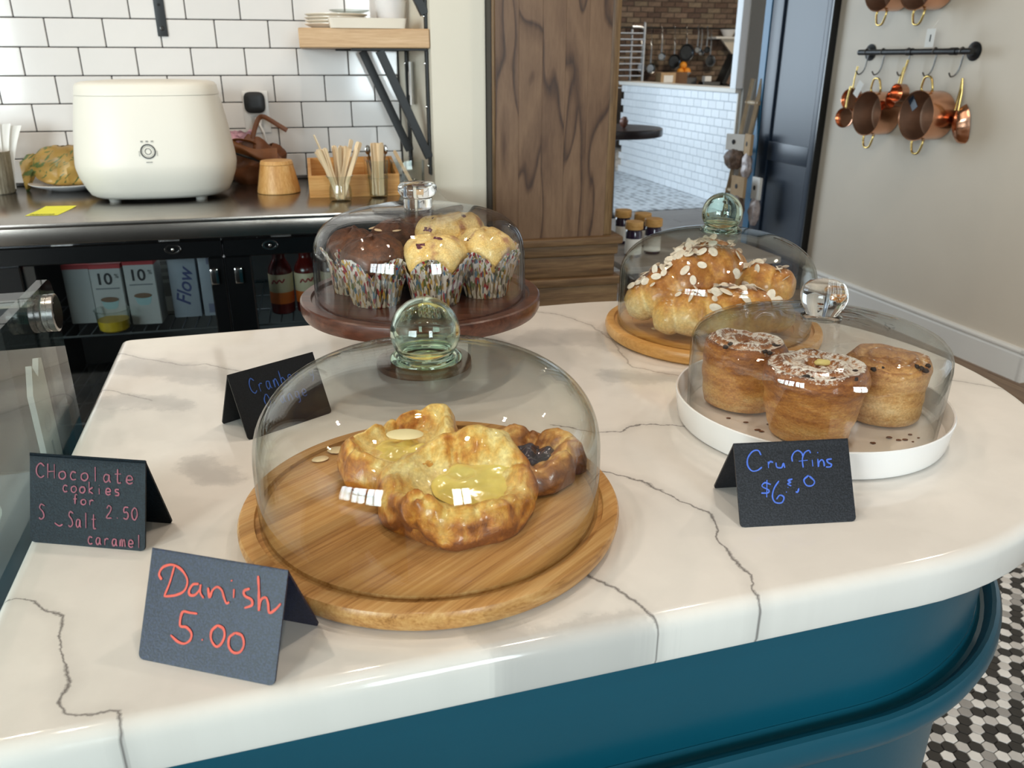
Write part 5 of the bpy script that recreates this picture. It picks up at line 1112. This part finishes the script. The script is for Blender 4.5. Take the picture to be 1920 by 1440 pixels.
# ------------------------------------------------------------------ copper pans
def rail(label, z, s0, s1):
    t = thing('pot_rail', label, 'rail', FR, RW((s0 + s1) / 2, .06, z), 0); h = (s1 - s0) / 2
    MB().tube([(0, -h - .03, 0), (0, h + .015, 0)], .0135, 14).build('bar', BLACK, t, 40)
    for y in (-h + .02, h): 
        MB().tube([(0, y, 0), (.045, y, 0)], .013, 12).build('arm', BLACK, t, 40); MB().lathe([(0, 0), (.040, 0), (.041, .004), (.022, .010), (.018, .014), (0, .014)], 30, M=T(.06, y, 0) @ RY(-pi / 2)).build('flange', BLACK, t, 40)
    for y in (-h * .78, .0): MB().tube([(0, y - .018, 0), (0, y + .018, 0)], .0165, 14).build('coupling', BLACK, t, 40)
    return t
rail('black pipe rail on the beige wall carrying five hooks of copper pans', 1.349, 3.17, 3.88)
rail('black pipe rail above, carrying the copper pots cut off by the top edge', 1.86, 3.17, 3.88)
def hook(s, z, label, o_=.06):
    t = MB().tube(smooth_steps([(-.012, 0, -.008), (-.014, 0, .004), (0, 0, .0165), (.013, 0, .006), (.012, 0, -.02), (.010, .006, -.07), (.0, .012, -.098), (-.018, .018, -.106), (-.030, .02, -.090)], 5), .0035, 8).build('hook', STEEL_D, None, 50)
    put(t, FR, RW(s, o_, z)); return tag(t, label, 'hook', 'hooks on the copper rail')
HS = [(3.838, 'hook at the far left end of the copper rail'), (3.715, 'second hook from the left on the copper rail'), (3.535, 'middle hook of the copper rail'), (3.362, 'fourth hook of the copper rail, holding the right casserole'), (3.200, 'hook at the near right end, holding the oval copper pan')]
for s, l in HS: hook(s, 1.349, l)
def casserole(label, s, z, R_, H, o_=.012, rz=0, handles=True):
    t = thing('copper_casserole', label, 'pot', FR, RW(s, o_, z), rz, 'copper pots on the wall'); M = RY(-pi / 2)
    MB().lathe([(0, 0), (R_ * .93, 0), (R_ * .98, .004), (R_, .012), (R_, H - .003), (R_ * 1.025, H), (R_ * 1.02, H + .002), (R_ * .985, H - .001)], 64, M=M, caps=False).build('body', COPPER, t, 40)
    MB().lathe([(R_ * .985, H - .001), (R_ * .975, .010), (R_ * .9, .004), (0, .004)], 64, M=M, caps=False).build('lining', COPPER_IN, t, 40)
    if handles:
        for sg in (1, -1):
            MB().tube(smooth_steps([(-H * .72, -.034, sg * R_ * .97), (-H * .74, -.034, sg * (R_ + .02)), (-H * .76, -.018, sg * (R_ + .058)), (-H * .76, .018, sg * (R_ + .058)), (-H * .74, .034, sg * (R_ + .02)), (-H * .72, .034, sg * R_ * .97)], 5), .0052, 8).build('loop_handle', BRASS, t, 50)
            for y in (-.034, .034): MB().ball((-H * .72, y, sg * R_ * 1.0), .008, .008, .004, 10, 6).build('rivet', BRASS, t, 50)
    return t
casserole('left copper casserole with brass loop handles, hung mouth outwards on the lower rail', 3.670, 1.060, .105, .125)
casserole('right copper casserole with brass loop handles, hung mouth outwards on the lower rail', 3.318, 1.070, .110, .13)
casserole('copper pot cut off by the top edge, left of the one with the dangling tag', 3.72, 1.640, .105, .12)
casserole('copper pot cut off by the top edge, with a brass handle and tag below it', 3.455, 1.638, .110, .13)
def pan(label, s, z, R_, H, o_, name='copper_pan', sy=1., tilt=0, facing=True):
    t = thing(name, label, 'pan', FR, RW(s, o_, z), 0, 'copper pans on the wall'); M = RZ(tilt) @ RY(-pi / 2) @ Matrix.Diagonal((1, sy, 1, 1))
    MB().lathe([(0, 0), (R_ * .86, 0), (R_ * .96, .006), (R_, H), (R_ * 1.02, H + .001), (R_ * .97, H), (R_ * .92, .008), (0, .003)], 44, M=M, caps=False).build('bowl', COPPER, t, 40)
    MB().tube(smooth_steps([(-H * .6, 0, R_ * .9), (-H * .4, .004, R_ + .05), (-H * .1, .006, R_ + .105)], 4), [.006] * 8 + [.0075], 8, flat=.5, up=(1, 0, 0)).build('handle', BRASS, t, 50)
    return t
pan('small copper pan in front on the middle hook, lining showing', 3.470, 1.166, .042, .045, .10)
pan('small copper saucepan behind on the middle hook, tilted left', 3.545, 1.135, .040, .055, .05)
pan('flat copper pan at the far left end of the lower rail, seen edge-on', 3.868, 1.120, .056, .03, .07, tilt=rad(25))
pan('smaller flat copper pan below the edge-on one at the far left', 3.850, 1.030, .050, .03, .11, tilt=rad(20))
t = thing('oval_copper_pan', 'oval copper pan with ribbed shiny bottom hanging on the rightmost hook', 'pan', FR, RW(3.175, .05, 1.030), 0, 'copper pans on the wall')
MB().lathe([(0, 0), (.045, .002), (.070, .014), (.083, .036), (.086, .040), (.080, .038), (.066, .018), (0, .006)], 52, M=RZ(rad(-20)) @ RY(rad(80)) @ Matrix.Diagonal((1.05, .55, 1.3, 1)), rf=lambda a, k, r, z: (r * (1 + .02 * sin(12 * a)), z)).build('bowl', COPPER, t, 40)
for y in (-.010, .010): MB().tube([(0, y, .07), (.004, y * .6, .150), (-.002, 0, .208)], .005, 8).build('handle_bar', BRASS, t, 50)
for s, z, w_, rz, lb in ((3.358, 1.445, .045, 0, 'white price tag dangling from the upper copper pot'), (3.775, 1.215, .035, .5, 'white tag slanting across the left copper pans'), (3.415, 1.150, .03, -.7, 'dark small tag on the small copper pan')):
    o = MB().box(-.001, .001, -w_, w_ * .2, -.078, 0, .0003).build('price_tag', PAPER if 'white' in lb else NAVY, None); o.matrix_world = FR @ T(*RW(s, .12, z)) @ RX(rz); tag(o, lb, 'tag', 'tags on the copper')
    if 'upper' in lb: MB().box(-.0016, -.0008, -.024, -.017, -.055, -.025, 0).build('printed_mark', INK, o); MB().tube([(0, -.02, 0), (.02, -.03, .035)], .0008, 5).build('string', PAPER, o)

# ------------------------------------------------------------------ jars behind the cabinet
t = thing('low_table', 'low dark wooden table behind the cabinet, carrying the jars', 'table', None, (.66, 3.35, 0), YI)
MB().box(-.33, .33, -.3, .3, .565, .59, .004, 2).build('top', FLOOR_G, t)
for x in (-.29, .29):
    for y in (-.26, .26): MB().box(x - .02, x + .02, y - .02, y + .02, 0, .565, .003).build('leg', DARKWOOD, t)
def wjar(x, y, lb):
    t = thing('spice_jar', lb, 'jar', None, (x - .03, y, .5905), 0, 'jars with wooden lids')
    MB().lathe([(0, 0), (.030, 0), (.032, .003), (.032, .095), (.029, .104), (.027, .108), (0, .108)], 36).build('glass_body', plain('dark_berry_glass', '#2a1d33', .15, var=.25, vscale=40, coat=.3), t)
    MB().lathe([(.0323, .012), (.0326, .013), (.0326, .072), (.0323, .073)], 36, caps=False).build('label', PAPER, t); MB().lathe([(.0327, .012), (.0329, .012), (.0329, .072), (.0327, .072)], 4, caps=False, M=RZ(-2.1)).build('x', INK_R, t) if False else None
    MB().lathe([(0, .1085), (.0345, .1085), (.0352, .110), (.0352, .136), (.034, .138), (0, .138)], 36).build('lid', JARLID, t, 30)
for x, y, lb in ((.505, 3.16, 'jar with wooden lid in front, nearest the cabinet'), (.59, 3.22, 'jar with wooden lid at the right end of the group'), (.565, 3.34, 'jar with wooden lid in the middle, behind the front pair'), (.495, 3.42, 'jar with wooden lid at the back, its lid darkest in shade')): wjar(x, y, lb)

# ------------------------------------------------------------------ room beyond: half wall, grey wall, kitchen
FH = T(2.066, 7.915, 0) @ RZ(math.atan2(.26, .9656))
m = MB(); m.box(.009, .15, 0, 2.72, 0, 1.03, 0); hw = struct('wall_half', m, GROUT_L, FH)
kt = MB().box(-.0748, .0748, -.0368, .0368, 0, .008, .0016).mesh('tile', TILE_K)
kh = MB().box(-.0355, .0355, -.0368, .0368, 0, .008, .0016).mesh('tile', TILE_K)
for r in range(13):
    for i in range(18):
        y = .0765 + i * .155 - (.0775 if r % 2 else 0)
        if y < .07 and r % 2: o = link('tile', kh, hw); o.matrix_local = T(.010, .0385, .0395 + r * .0790) @ RY(-pi / 2) @ RZ(pi / 2)
        if y < .07 or y > 2.72: continue
        o = link('tile', kt, hw); o.matrix_local = T(.010, y, .0395 + r * .0790) @ RY(-pi / 2) @ RZ(pi / 2)
m = MB(); m.box(-.035, .24, -.02, 2.80, 1.03, 1.068, .004, 2); struct('trim_2', m, W_WHITE, FH)
m = MB(); m.box(.0, .15, -.018, 0, 0, 1.03, .002); struct('trim_3', m, W_WHITE, FH)
m = MB(); m.box(-.055, .03, -.05, .05, 1.068, ZC, .004); struct('trim_4', m, plain('bright_white_paint', '#e9ecee', .45, var=.01), FH)
m = MB(); m.box(.026, 2.6, -.06, .1, 0, ZC, 0); struct('wall_grey', m, plain('paint_grey', '#87837b', .55, var=.02), FH)
SB = 12.6
m = MB(); m.box(2.5, 9.5, SB, SB + .2, 0, ZC, 0); bw_ = struct('wall_brick', m, plain('brick_mortar', '#5c5148', .9, var=.15, vscale=30), FR)
bms = [MB().box(-.107, .107, -.014, .01, -.0335, .0335, .004).mesh('brick', plain('old_brick_%d' % k, c, .85, var=.22, vscale=22, bmp=.4, rand=.3)) for k, c in enumerate(('#86705f', '#775f50', '#95806c', '#6b564a', '#8f7d68'))]
for r in range(19):
    for i in range(11):
        x = 5.08 + i * .228 + (.114 if r % 2 else 0)
        if x > 7.5: continue
        o = link('brick', bms[random.choice((0, 0, 1, 2, 3, 4, 4))], bw_); o.location = (x, SB, .96 + r * .0765)
m = MB(); m.box(7.62, 7.7, 8.2, SB, 0, ZC, 0); struct('wall_kitchen', m, W_WHITE, FR)
t = thing('kitchen_counter', 'dark kitchen counter along the brick wall behind the half wall', 'counter', FR, (6.3, SB - .35, 0))
MB().box(-.85, 1.3, -.3, .3, .90, .945, .004).build('top', STEEL_D, t); MB().box(-.83, 1.28, -.27, .3, .0, .90, .004).build('body', BLACK, t)
t = thing('utensil_rail', 'long dark rail of hanging pans on the brick wall', 'rail', FR, (6.35, SB - .10, 1.772))
MB().tube([(-1.25, 0, 0), (.95, 0, 0)], .013, 10).build('bar', BLACK, t)
for x in (-1.0, -.1, .8): MB().tube([(x, 0, 0), (x, .09, 0)], .01, 8).build('wall_bracket', BLACK, t)
PAN_D = plain('dark_pan_steel', '#3a3d40', .3, .9, var=.15); PAN_L = plain('light_pan_steel', '#8b8f93', .25, 1.0, var=.1)
def hpan(x, z, R_, top, mt, lb, name='frying_pan', tilt=0., fat=.03):
    t = thing(name, lb, 'pan' if 'pan' in name else 'utensil', FR, (x, SB - .13 - .05 * (int(x * 10) % 2), z), 0, 'pans and tools hanging on the brick wall')
    MB().lathe([(0, 0), (R_ * .8, 0), (R_, fat), (R_ * 1.02, fat + .002), (R_ * .95, fat), (R_ * .78, .006), (0, .005)], 30, M=RY(tilt) @ RX(pi / 2), caps=False).build('bowl', mt, t, 40)
    MB().tube([(0, -.005, R_ * .92), (.0, -.008, (top - z) * .8), (0, .02, top - z)], [.013, .011, .009], 8, flat=.5, up=(0, 1, 0)).build('handle', PAN_L, t)
    MB().tube(smooth_steps([(0, .02, top - z - .005), (.012, .03, top - z + .03), (.0, .04, 1.79 - z), (-.008, .055, 1.772 - z)], 4), .005, 6).build('hook', STEEL_D, t)
for k, (x, z, R_, top, mt, lb) in enumerate(((5.65, 1.20, .068, 1.60, PAN_L, 'long-handled ladle pan, leftmost of the hanging kitchen pans'), (5.81, 1.19, .072, 1.58, PAN_L, 'long-handled pale pan, second of the hanging kitchen pans'), (5.96, 1.36, .06, 1.70, PAN_L, 'slim whisk-like tool hanging left of the black pan'), (6.18, 1.29, .105, 1.60, PAN_D, 'black frying pan hanging above the oranges'), (6.38, 1.42, .125, 1.66, PAN_D, 'larger dark frying pan overlapping the black one'), (6.57, 1.46, .05, 1.78, PAN_L, 'short ladle hanging in the middle right of the kitchen rail'), (6.66, 1.42, .045, 1.76, PAN_L, 'steel ladle hanging just right of the short one'), (6.73, 1.46, .05, 1.77, PAN_D, 'dark ladle hanging second from the right'), (6.83, 1.30, .085, 1.70, PAN_L, 'shiny saucepan, rightmost of the hanging kitchen pans'))):
    hpan(x, z, R_, top, mt, lb, 'frying_pan' if R_ > .065 else 'ladle', fat=.03 if R_ > .065 else .02)
t = thing('sheet_pan_rack', 'tall aluminium sheet pan rack half hidden by the wooden cabinet', 'rack', FR, (5.20, SB - .75, 0))
MB().tube(smooth_steps([(.20, 0, 0), (.20, 0, 1.68), (.19, 0, 1.73), (.14, 0, 1.755), (0, 0, 1.76)], 5), .018, 10).build('upright', plain('aluminium', '#c9ccd0', .35, .8), t)
MB().tube([(.20, .45, 0), (.20, .45, 1.74)], .018, 10).build('upright', plain('aluminium', '#c9ccd0', .35, .8), t)
for k in range(10): MB().box(-.3, .215, -.0, .45, .92 + k * .083, .935 + k * .083, .002).build('tray_slide', plain('aluminium', '#c9ccd0', .35, .8), t)
def fbox(name, lb, cat, x0, x1, z0, z1, mt, y=SB - .55, dpt=.16, grp=None):
    o = MB().box(-(x1 - x0) / 2, (x1 - x0) / 2, -dpt / 2, dpt / 2, 0, z1 - z0, .004).build(name, mt, None); put(o, FR, ((x0 + x1) / 2, y, z0)); return tag(o, lb, cat, grp)
fbox('cardboard_box', 'small tan box with pale label on the kitchen counter', 'box', 5.74, 5.985, .946, 1.135, PAPER_K, SB - .58, .2)
o = bpy.data.objects['cardboard_box']; MB().box(-.075, .075, -.104, -.1, .05, .15, 0).build('pale_label', PAPER, o)
fbox('brown_box', 'wider brown box beside the labelled box on the kitchen counter', 'box', 5.99, 6.22, .946, 1.14, plain('brown_card', '#6f5138', .8), SB - .52)
fbox('cutting_board', 'flat brown board lying at the left of the kitchen counter', 'board', 5.30, 5.60, .946, 1.0, plain('board_brown', '#8a5a38', .6), SB - .56)
t = thing('fruit_bowl', 'pale bowl of oranges on the kitchen counter', 'bowl', FR, (6.29, SB - .30, 1.06)); MB().lathe([(0, 0), (.06, 0), (.075, .01), (.125, .07), (.128, .075), (.120, .073), (.07, .016), (0, .012)], 34).build('bowl', CERAMIC, t, 40)
fbox('bowl_riser', 'grey low stand under the fruit bowl', 'stand', 6.22, 6.5, .946, 1.059, STEEL_D, SB - .30)
for k, (x, y, z, lb) in enumerate(((-.058, -.03, .080, 'orange at the left of the fruit bowl'), (.056, -.033, .085, 'orange at the front right of the fruit bowl'), (.0, .062, .088, 'orange at the back of the fruit bowl'), (-.0, -.0, .172, 'topmost orange on the fruit bowl'))):
    o = MB().ball((0, 0, 0), .056, n=22, m=14, amp=.03, fq=2).build('orange', plain('orange_peel', '#ee9a2c', .45, var=.1, vscale=40, bmp=.1), None, 70); put(o, FR, (6.29 + x, SB - .30 + y, 1.06 + z)); tag(o, lb, 'orange', 'oranges in the bowl')
fbox('white_tub', 'small white tub right of the fruit bowl', 'tub', 6.55, 6.66, 1.0, 1.08, WHITE_P, SB - .5, .1); fbox('tub_riser', 'grey metal box under the small white tub', 'box', 6.51, 6.80, .946, .999, STEEL_D, SB - .5)
t = thing('leaning_board', 'dark boards leaning at the right end of the kitchen counter', 'board', FR, (6.84, SB - .5, .962)); MB().box(-.03, .03, -.12, .12, 0, .47, .005, M=RY(rad(24))).build('front_board', BLACK, t); MB().box(.035, .09, -.12, .12, .03, .46, .005, M=RY(rad(24))).build('back_board', plain('tray_brown', '#6b5648', .45), t)
o = MB().box(-.30, .4, -.12, .14, 0, .032, .004).build('kitchen_shelf', W_WHITE, None); put(o, FR, (7.13, SB - .16, 1.62)); tag(o, 'white shelf above the leaning boards in the far kitchen', 'shelf')
V = [(-.16, 0, 0), (.18, 0, 0), (.18, 0, -.36), (.06, 0, -.22)]; o = MB().add([(x, -.02, z) for x, _, z in V] + [(x, .02, z) for x, _, z in V], [[0, 1, 2, 3], [7, 6, 5, 4], [0, 4, 5, 1], [1, 5, 6, 2], [2, 6, 7, 3], [3, 7, 4, 0]]).build('shelf_support', W_BEIGE, None); put(o, FR, (7.13, SB - .17, 1.6198)); tag(o, 'tapering pale support panel under the far kitchen shelf', 'support')
o = MB().lathe([(0, 0), (.06, 0), (.07, .006), (.125, .10), (.128, .104), (.12, .102), (.06, .012), (0, .01)], 34).build('white_bowl', CERAMIC, None, 40); put(o, FR, (7.10, SB - .16, 1.653)); tag(o, 'white bowl on the far kitchen shelf', 'bowl')
# black round table
t = thing('round_table', 'black round table in the far room, cut by the wooden cabinet', 'table', None, (.86, 7.30, 0))
MB().lathe([(0, .70), (.40, .70), (.425, .706), (.43, .72), (.43, .765), (.422, .772), (0, .772)], 60).build('top', DARKWOOD, t, 30); MB().lathe([(.06, 0), (.06, .02), (.04, .04), (.035, .70)], 30).build('pedestal', BLACK, t, 40)
o = MB().ball((0, 0, .045), .035, .03, .045, 14, 9, .3, 2).build('brown_jug', plain('jug_brown', '#6a4334', .4, var=.2)); put(o, Matrix(), (.955, 7.28, .772)); tag(o, 'small brown rounded object on the black round table', 'jug')

# ------------------------------------------------------------------ ladder rack with packed goods
t = thing('ladder_rack', 'pale wooden ladder leaning on the wall beyond the navy door', 'ladder', FR, (0, 0, 0))
Ltop, Lbot = (.03, 1.20), (.21, .0)
for s in (4.82, 4.93):
    MB().tube([(TR - Ltop[0], s, Ltop[1]), (TR - Lbot[0], s, Lbot[1])], .020, 4, flat=.7, up=(0, 1, 0)).build('side_rail', LADDER_W, t, 20)
for k, f in enumerate((.12, .36, .58, .80)):
    o_ = Ltop[0] + (Lbot[0] - Ltop[0]) * f; z = Ltop[1] * (1 - f); MB().tube([(TR - o_, 4.80, z), (TR - o_, 4.95, z)], .014, 10).build('rung', LADDER_W, t)
GOODS = plain('dried_goods', '#6b5648', .6, var=.5, vscale=50); CELLO = plain('crinkled_cellophane', '#b7aaa8', .18, var=.3, vscale=40, bmp=.6)
def pack(lb, s, off, z, w_, h_, hdr, body, rz):
    t = thing('packet', lb, 'packet', FR, RW(s, off, z), rz, 'packets hanging on the ladder')
    def f(i, j):
        a = 2 * pi * i; q = (sin(pi * (.04 + .90 * j))) ** .5; n = noise.noise(Vector((cos(a) * 2, sin(a) * 2, j * 4 + s * 9)))
        return (.030 * q * (1 + .4 * n) * sin(a), w_ / 2 * q * (1 + .2 * n) * cos(a), -h_ * .42 - h_ * .58 * j)
    MB().grid(f, 30, 14, wu=True).build('bag', body, t, 40); MB().box(-.010, .010, -w_ * .46, w_ * .46, -h_ * .46, 0, .003).build('header_card', hdr, t); MB().ball((-.011, .01, -h_ * .22), .002, .014, .016, 10, 6).build('printed_emblem', INK, t)
pack('packet with white header hanging furthest left on the ladder', 4.87, .15, .865, .15, .22, PAPER, GOODS, .5)
pack('packet with kraft header and dark emblem, upper right on the ladder', 4.745, .13, .875, .12, .28, PAPER_K, CELLO, -.2)
pack('packet with kraft header and dark emblem on the lower rung', 4.70, .20, .62, .15, .28, PAPER_K, GOODS, .1)
pack('packet with tall white header beside the navy door, lowest right', 4.60, .13, .625, .10, .30, PAPER, CELLO, 0)
